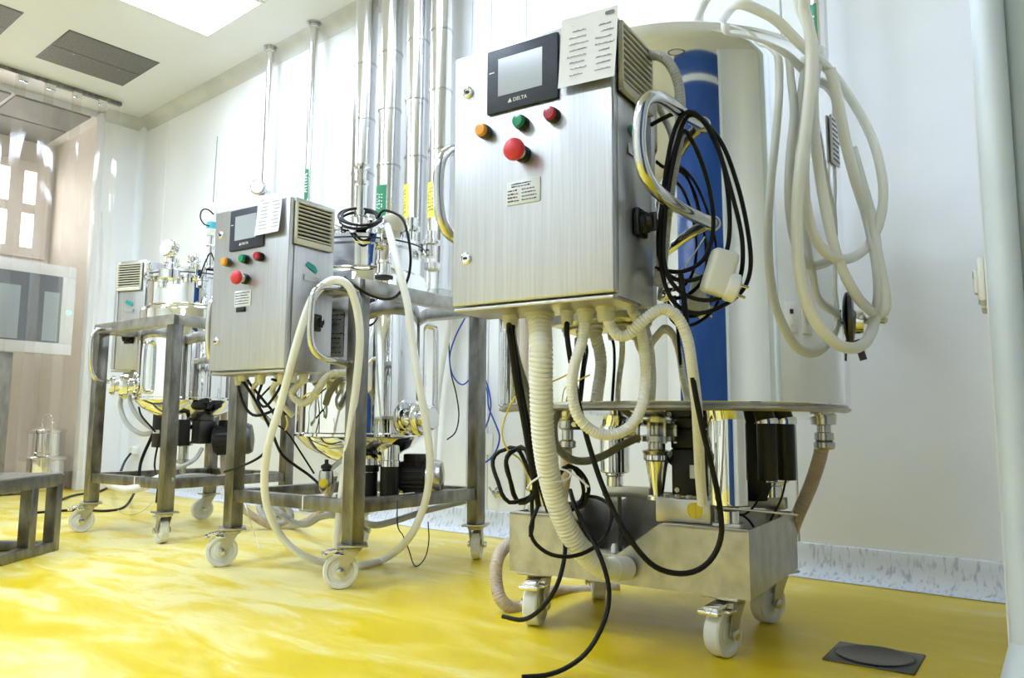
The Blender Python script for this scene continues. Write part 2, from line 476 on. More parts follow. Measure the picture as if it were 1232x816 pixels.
def ceiling_vent(x0, y0, x1, y1, label):
    t = empty('ceiling_vent', ((x0 + x1) / 2, (y0 + y1) / 2, CEIL), 0, label, 'vent', 'grey ceiling air grilles')
    hx, hy = (x1 - x0) / 2, (y1 - y0) / 2
    b = B(); b.box((-hx, -hy, -.005), (-.004, hy, .0), .002, 1); b.box((.004, -hy, -.005), (hx, hy, .0), .002, 1)
    build('grille_panel', b, grille, t, smooth=False)
    b = B(); b.box((-hx - .006, -hy - .006, -.002), (hx + .006, hy + .006, .0)); build('frame', b, dark_metal, t, smooth=False)
    b = B()
    for y in (-.13, .13): b.cyl((-.02, y, -.009), (-.02, y, -.004), .006, 10)
    build('latch', b, chrome, t)
ceiling_vent(-5.075, 1.56, -4.57, 2.065, 'dark grey perforated ceiling grille in two halves, fully in view')
ceiling_vent(-5.075, .81, -4.57, 1.32, 'dark grey ceiling grille cut by the top left corner of the photo')

# ------------------------------------------------------------------ vinyl strip curtain
CX = -5.36
cur = empty('strip_curtain', (CX, 1.5, 0), 0, 'clear vinyl strip curtain hanging from a ceiling rail over the left opening', 'curtain')
MC = Matrix.Translation((-CX, -1.5, 0))
b = B(MC); b.box((CX - .02, .2, CEIL - .028), (CX + .012, 2.185, CEIL - .002), .003); build('rail', b, brushed_dk, cur, smooth=False)
y = .22; k = 0
while y < 2.14:
    b = B(MC)
    wdt = .225; n = 16; rows = 22
    ph = random.uniform(0, 6.28); amp = random.uniform(.006, .016); off = .010 * (k % 2) - .005
    zb = .14 + random.uniform(-.008, .008)
    y1 = min(y + wdt, 2.175)
    grid = []
    for i in range(rows + 1):
        z = zb + (CEIL - .03 - zb) * i / rows
        g = 1 - .7 * i / rows
        row = []
        for j in range(n + 1):
            u = j / n
            xx = CX + off + amp * g * math.sin(ph + u * 7.5 + .5 * math.sin(i * .5 + ph)) + .004 * math.sin(i * .7 + ph * 2 + u * 3)
            row.append(b.v((xx, y + (y1 - y) * u, z)))
        grid.append(row)
    for i in range(rows):
        for j in range(n):
            b.face([grid[i][j], grid[i][j + 1], grid[i + 1][j + 1], grid[i + 1][j]])
    build('strip', b, vinyl, cur, ang=80)
    y += .165; k += 1
for i in range(12):
    yy = .3 + i * .16
    b = B(MC); b.box((CX + .010, yy - .028, CEIL - .075), (CX + .017, yy + .028, CEIL - .03), .003); b.cyl((CX + .012, yy, CEIL - .055), (CX + .026, yy, CEIL - .055), .009, 10)
    build('clip', b, chrome, cur)

# monitor, drum behind the curtain
mon = empty('panel_monitor', (-5.56, 1.75, .9), 0, 'white framed industrial monitor behind the clear curtain', 'monitor')
MM = Matrix.Translation((5.56, -1.75, -.9))
b = B(MM); b.box((-5.64, 1.42, .9), (-5.56, 2.045, 1.495), .012); build('housing', b, white_pl, mon)
b = B(MM)
for q in ((1.42, .9, 2.045, .975), (1.42, 1.42, 2.045, 1.495), (1.42, .975, 1.5, 1.42), (1.965, .975, 2.045, 1.42)):
    b.box((-5.57, q[0], q[1]), (-5.548, q[2], q[3]), .004)
build('bezel', b, white_pl, mon)
b = B(MM); b.box((-5.562, 1.5, .975), (-5.553, 1.965, 1.42)); build('screen', b, plain('dark_screen', (.03, .05, .07), .1), mon, smooth=False)
b = B(MM); b.box((-5.5535, 1.53, .985), (-5.5525, 1.72, 1.33)); b.box((-5.5535, 1.86, .985), (-5.5525, 1.95, 1.31)); build('screen_window', b, plain('screen_grey', (.30, .36, .38), .3), mon, smooth=False)
b = B(MM); b.cyl((-5.552, 2.01, 1.185), (-5.543, 2.01, 1.185), .012, 12); build('status_light', b, led, mon)
b = B(MM); b.box((-5.70, 1.60, .0), (-5.65, 1.74, 1.2), .01); b.box((-5.85, 1.45, 0), (-5.5, 1.82, .03), .01); b.box((-5.66, 1.68, 1.1), (-5.63, 1.78, 1.3)); build('stand', b, brushed_dk, mon)
dr = empty('steel_churn', (-5.80, 2.02, 0), 0, 'stacked round steel vessel on the floor behind the curtain', 'vessel')
b = B(); b.lathe([(.0, .0), (.15, .0), (.155, .01), (.155, .03), (.148, .035), (.148, .20), (.155, .205), (.155, .22), (.145, .23), (.12, .235)], n=36); build('body', b, chrome, dr)
b = B(); b.lathe([(.118, .235), (.118, .25), (.112, .255), (.112, .38), (.12, .385), (.12, .40), (.10, .415), (0, .42)], n=36); build('upper_pot', b, chrome, dr)
b = B(); b.sweep(smooth_path([(-.09, 0, .40), (-.09, 0, .46), (-.04, 0, .50), (.04, 0, .50), (.09, 0, .46), (.09, 0, .40)], .01), .006, 8); build('handle', b, chrome, dr)

# bench frame at the lower left
be0 = Vector((-2.906, .902, 0)); be1 = Vector((-3.085, 1.105, 0))
dvec = (be0 - be1).normalized(); ang = math.atan2(dvec.y, dvec.x)
bench = empty('steel_bench', be1, ang, 'low stainless steel tube bench standing at the lower left edge', 'bench')
HB = .268; tw = .040
for (x, yv) in ((.02, .02), (.02, -.43), (.74, .02), (.74, -.43), (.17, .02)):
    b = B(); b.box((x - tw / 2, yv - tw / 2, .0 if x != .17 else .03), (x + tw / 2, yv + tw / 2, HB - .03), .003); build('leg', b, brushed_dk, bench)
b = B()
for yv in (.02, -.43): b.box((0, yv - .019, 0.001), (.76, yv + .019, .035), .003)
for x in (.02, .74): b.box((x - .019, -.43, .001), (x + .019, .02, .034), .003)
build('base_rail', b, brushed_dk, bench)
b = B()
for yv in (.02, -.43): b.box((0, yv - .02, HB - .04), (.76, yv + .02, HB), .003)
for x in (.02, .74): b.box((x - .02, -.43, HB - .039), (x + .02, .02, HB - .001), .003)
build('top_rail', b, brushed_dk, bench)
b = B(); b.box((.003, -.428, HB), (.757, .037, HB + .006), .002); build('top_sheet', b, satin, bench)

# ------------------------------------------------------------------ pipes from the ceiling
def pipe(x, y, r_, z0, z1, label, grp, joints=(), flange=None, sticker=None, clampend=True):
    t = empty('ceiling_pipe', (x, y, z0), 0, label, 'pipe', grp)
    H = z1 - z0
    b = B(); b.cyl((0, 0, 0), (0, 0, H), r_, 24); build('tube', b, pipe_steel, t)
    for z in joints:
        b = B(); b.lathe([(r_, -.006), (r_ + .0035, -.004), (r_ + .0035, .004), (r_, .006)], (0, 0, z - z0), n=24, close=False); build('joint', b, satin, t)
    if flange:
        b = B(); b.lathe([(r_, -.03), (r_ + .006, -.026), (r_ + .008, -.008), (flange, -.010), (flange, 0)], (0, 0, H), n=24); build('ceiling_flange', b, satin, t)
    if clampend:
        b = B(); b.lathe([(r_, .03), (r_ + .012, .026), (r_ + .012, -.004), (r_, -.008)], (0, 0, 0), n=24); build('clamp', b, satin, t)
    if sticker:
        col, za, zb, a0, lab = sticker
        b = B(); n = 8; rr = r_ + .0012
        lo = [b.v((rr * math.cos(a0 + (i / n - .5) * 1.3), rr * math.sin(a0 + (i / n - .5) * 1.3), za - z0)) for i in range(n + 1)]
        hi = [b.v((rr * math.cos(a0 + (i / n - .5) * 1.3), rr * math.sin(a0 + (i / n - .5) * 1.3), zb - z0)) for i in range(n + 1)]
        for i in range(n): b.face([lo[i], lo[i + 1], hi[i + 1], hi[i]])
        if col is green_st:
            tip = b.v((rr * math.cos(a0), rr * math.sin(a0), za - z0 - .04))
            for i in range(n): b.face([lo[i], lo[i + 1], tip])
        s = build('sticker', b, col, t); s['label'] = lab
        b = B(); rr = r_ + .002
        z = za + .03; 
        while z < zb - .03:
            for i in range(3):
                aa = a0 + (i - 1) * .25
                c = Vector((rr * math.cos(aa), rr * math.sin(aa), z - z0 + random.uniform(-.003, .003)))
                tx = Vector((-math.sin(aa), math.cos(aa), 0)) * .0035
                h = Vector((0, 0, random.uniform(.003, .008)))
                b.face([b.v(c - tx), b.v(c + tx), b.v(c + tx + h), b.v(c - tx + h)])
            z += .016
        build('sticker_lettering', b, white_ink if col is green_st else ink, s)
    return t
A0 = R(-140)
q1 = pipe(-3.86, 2.394, .021, 1.76, CEIL, 'thin steel pipe with ceiling flange, left one of the two behind the middle cabinet', 'thin ceiling pipes', flange=.042)
b = B(); b.lathe([(.040, 0), (.044, .004), (.044, .022), (.036, .028), (0, .028)], (.02, -.05, .03), (.55, -.83, 0), 26); b.cyl((0, 0, .03), (.02, -.05, .03), .008, 10); gq = build('pipe_gauge', b, satin, q1)
b = B(); b.lathe([(.021, -.14), (.021, -.06), (.036, -.056), (.036, -.035), (.024, -.03), (.021, 0)], (0, 0, 0), n=20); b.cyl((-.09, -.01, -.09), (.05, .0, -.075), .016, 14); b.lathe([(.02, 0), (.032, .004), (.032, .02), (.02, .024)], (-.09, -.01, -.09), (-1, 0, -.1), 16); build('pipe_valve', b, chrome, q1)
pipe(-3.43, 2.39, .022, 1.30, CEIL, 'thin steel pipe with ceiling flange and a green sticker low down', 'thin ceiling pipes', flange=.042, sticker=(green_st, 1.66, 1.82, R(-78), 'green label strip with white print'))
px_list = [((430, 449), 'leftmost wide steel pipe, ending in a sight glass above the middle tank', None, 1.36),
           ((460, 480), 'second wide steel pipe from the left with a green arrow sticker', (green_st, 1.41, 1.55, R(-85), 'green arrow label with white print'), 1.0),
           ((492, 512), 'third wide steel pipe from the left with a thin yellow mark', (yellow_st, 1.36, 1.52, R(-112), 'narrow yellow label'), 1.0),
           ((520, 541), 'rightmost wide steel pipe beside the big cabinet with a yellow lettered sticker', (yellow_st, 1.34, 1.50, R(-92), 'yellow label with dark print'), 1.0)]
for (a, c), lab, st, z0 in px_list:
    p0 = WY(a, 100, 2.3); p1 = WY(c, 100, 2.3)
    pipe((p0.x + p1.x) / 2, 2.3, (p1 - p0).length / 2 * .86, z0, CEIL, lab, 'wide ceiling pipes', joints=(1.65, 1.92, 2.2), sticker=st, flange=None)
pipe(-.725, 2.35, .026, .95, CEIL, 'steel pipe with green sticker rising behind the right shoulder of the big tank', 'wide ceiling pipes', sticker=(green_st, 1.62, 1.76, R(-118), 'green label strip with white print'))

# ================================================================== reusable reactor pieces
def rib_ring(b, c, axis, r_, n): pass
def text_rows(M, u0, u1, z_list, v, hgt, seed, split=True):
    """small print: rows of short dashes on the plane v"""
    rnd = random.Random(seed); b = B(M)
    for z in z_list:
        u = u0
        while u < u1:
            wd = rnd.uniform(.4, 1.6) * hgt * 1.4
            if u + wd > u1: break
            h = hgt * rnd.uniform(.6, 1.0)
            b.box((u, v - .0006, z), (u + wd, v, z + h)); u += wd + hgt * rnd.uniform(.25, .7)
    return b
def glyph_mesh(s, size, M, mat, name, parent):
    cu = bpy.data.curves.new('lettering', 'FONT'); cu.body = s; cu.size = size; cu.extrude = .0003
    cu.align_x = 'CENTER'; cu.align_y = 'CENTER'
    o = bpy.data.objects.new('lettering', cu); COL.objects.link(o)
    dg = bpy.context.evaluated_depsgraph_get()
    me = bpy.data.meshes.new_from_object(o.evaluated_get(dg))
    bpy.data.objects.remove(o)
    me.transform(M)
    me.materials.clear(); me.materials.append(mat)
    q = bpy.data.objects.new(name, me); COL.objects.link(q); q.parent = parent
    return q

CW, CD, CH = .338, .176, .50
def control_cabinet(root, M, seed, knob=True, door=True, estop_plate=False, screen_glow=False, gland_spec=None, tex=None):
    """steel cabinet; local u in [-CW,0] across, v in [0,CD] deep, z in [0,CH]; side with the vent at u=0"""
    b = B(M); b.box((-CW + .003, .023, .0), (-.002, CD, CH), .004); cab = build('control_cabinet', b, brushed, root)
    b = B(M); b.box((-CW, 0, .004), (0, .021, CH - .004), .005, 3); build('cabinet_door', b, brushed, cab)
    # rim strip under the door
    b = B(M); b.box((-CW + .004, .002, -.006), (-.004, .12, .0005), .002); build('bottom_plate', b, zinc, cab)
    # operator panel
    b = B(M); b.box((-.258, -.007, .362), (-.104, .001, .487), .004); build('screen_bezel', b, navy, cab)
    b = B(M); b.box((-.231, -.0078, .392), (-.136, -.0065, .465)); build('screen', b, screenm, cab, smooth=False)
    glyph_mesh('DELTA', .010, M @ Matrix.Translation((-.183, -.0072, .379)) @ Matrix.Rotation(R(90), 4, 'X'), white_ink, 'panel_logo', cab)
    b = B(M); b.prism([(-.2095, .3755), (-.2005, .3755), (-.2045, .3835)], -.0078, -.0069, 'y'); b.box((-.251, -.0076, .440), (-.240, -.0069, .4425)); build('panel_mark', b, white_ink, cab, smooth=False)
    # signal lamps
    def button(u, z, mat, nm, lab):
        b = B(M); b.lathe([(.0135, 0), (.0135, .012), (.0125, .0145)], (u, 0, z), (0, -1, 0), 24); c = build(nm + '_collar', b, black_pl if mat is not amber_pl else dark_metal, cab)
        b = B(M); b.lathe([(.0118, .012), (.0122, .019), (.0105, .0225), (.0, .0235)], (u, 0, z), (0, -1, 0), 24); o = build(nm, b, mat, cab); o['label'] = lab
    button(-.262, .331, amber_pl, 'signal_lamp', 'amber lamp'); button(-.180, .331, green_pl, 'push_button', 'green button'); button(-.115, .331, dkred_pl, 'push_button', 'dark red button')
    # emergency stop
    b = B(M); b.lathe([(.0155, 0), (.0155, .010), (.0135, .012)], (-.178, 0, .272), (0, -1, 0), 24); build('stop_collar', b, black_pl, cab)
    b = B(M); b.lathe([(.012, .01), (.0125, .028)], (-.178, 0, .272), (0, -1, 0), 24); build('stop_stem', b, chrome, cab)
    b = B(M); b.lathe([(.0125, .026), (.0195, .029), (.0205, .034), (.0195, .040), (.013, .046), (.0, .048)], (-.178, 0, .272), (0, -1, 0), 28); o = build('emergency_stop', b, estop_pl, cab); o['label'] = 'red mushroom emergency stop'
    # nameplate
    if estop_plate:
        b = B(M); b.box((-.226, -.0025, .192), (-.152, .0, .240), .0015); npl = build('nameplate', b, plate_m, cab)
        b = text_rows(M, -.221, -.158, [.231, .223, .215, .207, .199], -.0024, .0032, seed); build('nameplate_print', b, ink, cab, smooth=False)
        b = B(M); b.box((-.215, -.004, .176), (-.176, .0, .190), .001); build('nameplate_backing', b, black_pl, cab)
    else:
        b = B(M); b.box((-.214, -.0025, .181), (-.143, .0, .226), .0015); npl = build('nameplate', b, plate_m, cab)
        b = text_rows(M, -.203, -.158, [.2185, .2135], -.0024, .0026, seed)
        b.M = Matrix(); b2 = text_rows(M, -.211, -.186, [.2065, .2000, .1935, .1870], -.0024, .0030, seed + 1); b.merge(b2.bm)
        b2 = text_rows(M, -.181, -.150, [.2065, .2000, .1935, .1870], -.0024, .0026, seed + 2); b.merge(b2.bm)
        build('nameplate_print', b, ink, cab, smooth=False)
    for z in (.420, .094):
        b = B(M); b.lathe([(.0115, 0), (.0115, .003), (.009, .005), (.0075, .0052), (.0070, .0035), (0, .0035)], (-.305, 0, z), (0, -1, 0), 20); build('quarter_turn_lock', b, chrome, cab)
        b = B(M); b.box((-.3085, -.0055, z - .002), (-.3015, -.003, z + .002)); build('lock_slot', b, black_pl, cab, smooth=False)
    # louvred vent on the side
    b = B(M)
    v0, v1, z0, z1 = .016, .158, .360, .486
    for q in ((v0, z0, v1, z0 + .017), (v0, z1 - .006, v1, z1), (v0, z0, v0 + .007, z1), (v1 - .007, z0, v1, z1)):
        b.box((-.001, q[0], q[1]), (.011, q[2], q[3]), .002)
    vent = build('vent_frame', b, ivory_pl, cab)
    b = B(M); b.box((-.001, v0, z0), (.003, v1, z1)); build('vent_backing', b, ventdark, cab, smooth=False)
    b = B(M)
    for k in range(9):
        zz = z0 + .020 + k * .0113
        b.box((.002, v0 + .005, zz), (.0105, v1 - .005, zz + .0042), .001, 1, rot=Matrix.Rotation(R(0), 3, 'Y'))
    build('vent_louvre', b, ivory_pl, cab)
    b = B(M); b.prism([(.066, .305), (.104, .288), (.110, .297), (.100, .310), (.072, .318)], .0003, .0012, 'x'); s_ = build('inspection_sticker', b, teal_st, cab, smooth=False)
    b = B(M); b.prism([(.060, .262), (.115, .262), (.115, .275), (.060, .28)], .0002, .0008, 'x'); build('sticker_residue', b, satin, cab, smooth=False)
    if knob:
        b = B(M); b.box((-.001, .080, .118), (.010, .124, .168), .003); build('switch_plate', b, black_pl, cab)
        b = B(M); b.lathe([(.019, .01), (.019, .018), (.015, .022), (.014, .03), (0, .031)], (0, .102, .143), (1, 0, 0), 24); b.box((.022, .098, .126), (.036, .106, .160), .002); build('switch_knob', b, black_pl, cab)
        b = B(M); b.box((.0362, .1005, .146), (.0368, .1035, .159)); build('switch_pointer', b, white_ink, cab, smooth=False)
    for (u, v, r_, L) in gland_spec or ():
        b = B(M); b.lathe([(r_ * .8, 0), (r_ * 1.12, -.001), (r_ * 1.12, -.010), (r_ * .98, -.011), (r_ * .98, -L * .7), (r_ * .8, -L)], (u, v, -.003), n=16); build('cable_gland', b, conduit, cab)
    return cab

def caster(root, M, dia=.098, top=.122, width=.03, brake=True, yaw=0.0, offs=.03):
    """swivel caster; local origin at the leg, plate at height top"""
    rot = M @ Matrix.Rotation(yaw, 4, 'Z')
    r_ = dia / 2
    b = B(rot)
    b.box((-.042, -.042, top - .006), (.042, .042, top), .002)
    b.lathe([(.026, 0), (.03, -.006), (.024, -.014)], (0, 0, top - .005), n=20)
    for s in (-1, 1):   # fork legs, sloping back to the axle
        y0 = s * (width / 2 + .004); y1 = s * (width / 2 + .007)
        lo, hi = min(y0, y1), max(y0, y1)
        b.prism([(-.020, top - .016), (.024, top - .016), (offs + .011, r_ - .004), (offs + .004, r_ - .011), (offs - .010, r_ - .006)], lo, hi, 'y')
    b.box((-.022, -width / 2 - .007, top - .019), (.026, width / 2 + .007, top - .013), .001)
    b.cyl((offs, -width / 2 - .013, r_), (offs, width / 2 + .013, r_), .0065, 12)
    c = build('caster', b, zinc, root)
    b = B(rot)
    b.lathe([(.010, -width / 2 + .001), (r_ * .42, -width / 2 + .001), (r_ * .46, -width / 2 + .004), (r_ * .70, -width / 2 + .005), (r_ * .76, -width / 2), (r_ * .94, -width / 2), (r_, -width / 2 + .004), (r_, width / 2 - .004), (r_ * .94, width / 2), (r_ * .76, width / 2), (r_ * .70, width / 2 - .005), (r_ * .46, width / 2 - .004), (r_ * .42, width / 2 - .001), (.010, width / 2 - .001)], (offs, 0, r_), (0, 1, 0), 40)
    build('wheel', b, wheelm, c)
    b = B(rot)
    for s in (-1, 1):
        b = B(rot); b.lathe([(.011, .0), (.011, .004), (.006, .006)], (offs, s * (width / 2 + .012), r_), (0, s, 0), 10)
        build('axle_nut', b, satin, c)
    if brake:
        b = B(rot); b.box((.026, -.017, top - .024), (.074, .017, top - .013), .004, rot=Matrix.Rotation(R(10), 3, 'Y')); b.box((.066, -.023, top - .032), (.084, .023, top - .022), .003); b.box((.02, -width / 2 - .012, top - .03), (.05, width / 2 + .012, top - .024), .002); build('brake_pedal', b, chrome, c)
    return c

def triclamp(b, at, axis, r_, L=.05):
    """sanitary ferrule stub with a clamp ring"""
    b.lathe([(r_, 0), (r_, L * .45), (r_ * 1.35, L * .5), (r_ * 1.55, L * .55), (r_ * 1.55, L * .78), (r_ * 1.35, L * .84), (r_ * 1.2, L), (0, L)], at, axis, 20)

def motor(parent, M, a, axis, r_, L, name='motor', coverm=None):
    """finned electric motor with a domed fan cover"""
    a = Vector(a); d = Vector(axis).normalized()
    b = B(M); b.lathe([(r_ * .5, -.01), (r_ * .95, 0), (r_ * .95, L)], a, d, 24)
    up = Vector((0, 0, 1)) if abs(d.z) < .9 else Vector((1, 0, 0)); x = up.cross(d).normalized(); y = d.cross(x)
    for k in range(20):
        t = 2 * math.pi * k / 20; rr = x * math.cos(t) + y * math.sin(t)
        b.bar(a + rr * r_ * .98 + d * .01, a + rr * r_ * .98 + d * (L - .01), .004, r_ * .12)
    mo = build(name, b, black_pl, parent)
    b = B(M); b.lathe([(r_ * .98, L - .004), (r_ * 1.08, L), (r_ * 1.08, L + .03), (r_ * .95, L + .045), (r_ * .4, L + .052), (0, L + .053)], a, d, 24); build('fan_cover', b, coverm or satin, mo)
    b = B(M); c = a + d * (L * .5) + y * r_; b.box(c - Vector((.028, .028, .018)), c + Vector((.028, .028, .022)), .004); build('terminal_box', b, black_pl, mo)
    return mo

def reactor_cart(root, S, T, top, vc, Rv, z_rim, z_top, neck, port_az, legs_yaw):
    """square tube frame on casters carrying a polished jacketed vessel; local origin under the front right leg"""
    lw = .045
    corners = {'F': (0, 0), 'L': (-S, 0), 'R': (0, T), 'B': (-S, T)}
    for k, (x, yv) in corners.items():
        b = B(); b.box((x - lw / 2, yv - lw / 2, .122), (x + lw / 2, yv + lw / 2, top - .001), .003); build('leg', b, brushed_dk, root)
    b = B(); h = .042
    for yv in (0, T): b.box((-S - lw / 2, yv - lw / 2 - .001, top - h), (lw / 2, yv + lw / 2 + .001, top), .003)
    for x in (0, -S): b.box((x - lw / 2 - .001, 0, top - h + .0005), (x + lw / 2 + .001, T, top - .0005), .003)
    build('top_frame', b, brushed_dk if False else tubsteel, root)
    b = B(); zl, zh = .205, .243
    for yv in (0, T): b.box((-S + lw / 2, yv - .018, zl), (-lw / 2, yv + .018, zh), .002)
    for x in (0, -S): b.box((x - .018, lw / 2, zl), (x + .018, T - lw / 2, zh), .002)
    build('lower_frame', b, brushed_dk, root)
    for k, (x, yv) in corners.items():
        caster(root, Matrix.Translation((x, yv, 0)), yaw=legs_yaw[k], brake=(k in 'FL'))
    for (x, yv) in ((-S * .98, .1), (-.02, T * .45), (-S * .35, 0), (-.012, T * .75)):
        b = B(); b.box((x - .021, yv - .021, zl - .003), (x + .021, yv + .021, zh + .003)) if False else b.box((x - .0025, yv - .0195, zl - .002), (x + .0025, yv + .0195, zh + .002)); build('cable_tie', b, white_pl, root, smooth=False)
    # vessel
    vx, vy = vc
    at = (vx, vy, 0)
    b = B(); b.lathe([(0, z_rim - .10), (Rv * .25, z_rim - .095), (Rv * .55, z_rim - .075), (Rv * .82, z_rim - .042), (Rv * .97, z_rim - .012), (Rv * 1.0, z_rim - .004)], at, n=56, close=False); 
    ves_b = B(); ves_b.lathe([(Rv * .99, z_rim - .006), (Rv + .008, z_rim - .004), (Rv + .008, z_rim + .004), (Rv, z_rim + .008), (Rv, top + .055), (Rv - .004, top + .068), (neck + .012, top + .078), (neck, top + .084), (neck, z_top - .012)], at, n=64, close=False)
    ves = build('vessel', ves_b, mirror, root)
    build('dished_bottom', b, mirror, ves)
    b = B(); b.lathe([(neck, z_top - .014), (neck + .016, z_top - .012), (neck + .016, z_top), (neck - .02, z_top)], at, n=56, close=False); b.lathe([(neck + .016, z_top + .005), (neck + .016, z_top + .016), (neck - .004, z_top + .020), (neck * .8, z_top + .034), (neck * .4, z_top + .050), (0, z_top + .055)], at, n=56, close=False); build('lid', b, mirror, ves)
    b = B(); b.lathe([(neck + .0165, z_top), (neck + .0175, z_top + .002), (neck + .0165, z_top + .005), (neck - .01, z_top + .005), (neck - .01, z_top)], at, n=56, close=False); build('lid_gasket', b, gasket, ves)
    for k in range(6):
        t = R(-150 + k * 60)
        dx, dy = math.cos(t), math.sin(t); c = Vector((vx + dx * (neck + .018), vy + dy * (neck + .018), 0))
        rot = Matrix.Translation((c.x, c.y, 0)) @ Matrix.Rotation(t, 4, 'Z')
        b = B(rot); b.box((-.012, -.011, z_top - .026), (.014, .011, z_top - .012), .002); b.cyl((.008, 0, z_top - .024), (.008, 0, z_top + .034), .005, 10); b.lathe([(.011, 0), (.013, .004), (.013, .016), (.008, .022), (0, .023)], (.008, 0, z_top + .018), n=12); b.ball((.008, 0, z_top + .045), .007, 10)
        b.cyl((-.004, -.014, z_top - .026), (-.004, .014, z_top - .026), .005, 8)
        build('lid_clamp', b, chrome, ves)
    # ports on the lid
    for (px_, py_, r_, hh) in ((.07, -.05, .018, .07), (-.07, .05, .02, .05), (.02, .09, .014, .09), (-.02, -.10, .024, .04), (.10, .06, .016, .06)):
        b = B(); triclamp(b, (vx + px_, vy + py_, z_top + .03), (0, 0, 1), r_, hh); build('lid_port', b, chrome, ves)
    # side product port
    t = R(port_az); dx, dy = math.cos(t), math.sin(t)
    pc_ = Vector((vx + dx * (Rv - .01), vy + dy * (Rv - .01), z_rim + .055))
    b = B(); triclamp(b, pc_, (dx, dy, 0), .036, .07); triclamp(b, pc_ + Vector((dx, dy, 0)) * .066, (dx, dy, 0), .026, .04); build('side_port', b, chrome, ves)
    b = B(); b.lathe([(.050, 0), (.054, .003), (.054, .010), (.042, .012)], pc_ + Vector((dx, dy, 0)) * .004 + Vector((0, 0, .012)), (dx, dy, 0), 32); build('port_collar', b, chrome, ves)
    # level tube
    t2 = R(port_az + 40); ex, ey = math.cos(t2), math.sin(t2)
    q = lambda rr, z: (vx + ex * rr, vy + ey * rr, z)
    b = B(); b.sweep(smooth_path([q(Rv - .01, z_rim + .03), q(Rv + .018, z_rim + .03), q(Rv + .03, z_rim + .05), q(Rv + .03, top - .12), q(Rv + .02, top - .09), q(Rv - .01, top - .085)], .012), .010, 12); build('level_tube', b, chrome, ves)
    return ves

# ================================================================== MIDDLE REACTOR
TH = R(4.0)
mid = empty('reactor', (-1.755, 1.41, 0), TH, 'middle steel reactor on a four wheeled frame, white hose draped over its handle', 'reactor', 'wheeled reactors')
MID_M = mid.matrix_basis.copy() if False else (Matrix.Translation((-1.755, 1.41, 0)) @ Matrix.Rotation(TH, 4, 'Z'))
MIDI = MID_M.inverted()
ves = reactor_cart(mid, .561, .556, .876, (-.272, .278), .212, .42, 1.045, .186, 2, {'F': R(-133), 'L': R(-124), 'R': R(118), 'B': R(120)})
MC_ = MIDI @ Matrix.Translation((-1.846, 1.227, .604)) @ Matrix.Rotation(.118, 4, 'Z')
gl = [(-.30, .08, .009, .03), (-.255, .06, .011, .02), (-.215, .09, .012, .03), (-.165, .06, .011, .03), (-.125, .09, .014, .03), (-.075, .06, .013, .03), (-.03, .10, .012, .03), (-.02, .05, .012, .03)]
mcab = control_cabinet(mid, MC_, 11, knob=True, estop_plate=True, gland_spec=gl)
def local_tube(root_inv, P, r_, mat, name, parent, n=14, step=.01):
    b = B(root_inv); b.sweep(smooth_path(P, step), r_, n); return build(name, b, mat, parent, ang=80)
local_tube(MIDI, pts([(430, 352, 2.27), (402, 346, 2.16), (387, 345, 2.10), (378, 352, 2.075), (374.5, 372, 2.07), (373.5, 405, 2.07), (378, 422, 2.075), (389, 431, 2.10), (405, 435, 2.16), (430, 441, 2.27)]), .0095, handle_st, 'handle', mid)
local_tube(MIDI, pts([(290, 352, 2.55), (268, 352, 2.43), (257, 360, 2.39), (252, 380, 2.38), (251, 415, 2.38), (255, 436, 2.39), (268, 444, 2.43), (290, 450, 2.55)]), .0095, handle_st, 'handle', mid)
b = B(); b.box((-.47, -.035, .68), (-.43, .0, .72)); b.box((-.22, -.10, .78), (-.18, -.02, .82), .002); b.box((-.47, -.03, .78), (-.43, .0, .82), .002); b.box((-.47, -.035, .845), (-.08, -.022, .87)); build('cabinet_bracket', b, brushed_dk, mid)
# items under the middle vessel
mx, my = -.272, .278
b = B(); b.lathe([(.030, .20), (.030, .30), (.034, .305), (.034, .325)], (mx + .08, my - .04, 0), n=20); o = build('heater_post', b, black_pl, mid)
b = B(); b.lathe([(.030, .30), (.033, .302), (.033, .322), (.030, .324), (.030, .36)], (mx + .08, my - .04, .0), n=20); build('heater_cap', b, chrome, o)
b = B(); b.lathe([(.030, .20), (.030, .32)], (mx + .155, my - .02, 0), n=20); o2 = build('heater_post', b, black_pl, mid)
b = B(); b.lathe([(.031, .32), (.034, .322), (.034, .34), (.030, .342), (.030, .39)], (mx + .155, my - .02, 0), n=20); build('heater_cap', b, chrome, o2)
b = B(); b.box((mx + .065, my - .0745, .235), (mx + .095, my - .0705, .255)); build('rating_plate', b, white_pl, o, smooth=False)
b = B(); b.box((mx - .03, my - .08, .206), (mx + .2, my + .05, .228), .003); build('motor_plate', b, brushed_dk, mid)
motor(mid, Matrix(), (mx + .13, my + .06, .285), (.85, .5, 0), .052, .09, coverm=satin)
b = B(); b.lathe([(.018, .32), (.018, .34), (.03, .345), (.03, .352), (.022, .355), (.022, .30), (.034, .295), (.034, .27), (.02, .26), (.016, .235)], (mx, my, 0), n=20); build('outlet_valve', b, satin, mid)
vp = MIDI @ W(392, 585, 2.33)
b = B(); b.lathe([(.012, .05), (.020, .045), (.022, .03), (.022, .0), (.018, -.012), (.012, -.02)], vp, n=18); b.bar(vp + Vector((0, 0, .04)), vp + Vector((.0, .10, .10)), .012, .012); sv = build('sample_valve', b, satin, mid)
b = B(); b.lathe([(.012, 0), (.017, .004), (.017, .012), (.006, .018), (.006, .03)], vp + Vector((0, 0, .05)), n=14); build('valve_knob', b, black_pl, sv)
b = B(); b.lathe([(.013, .016), (.014, .03), (.010, .034)], vp + Vector((.0, 0, .01)), (.55, -.8, 0), 16); build('valve_cap', b, yellow_pl, sv)
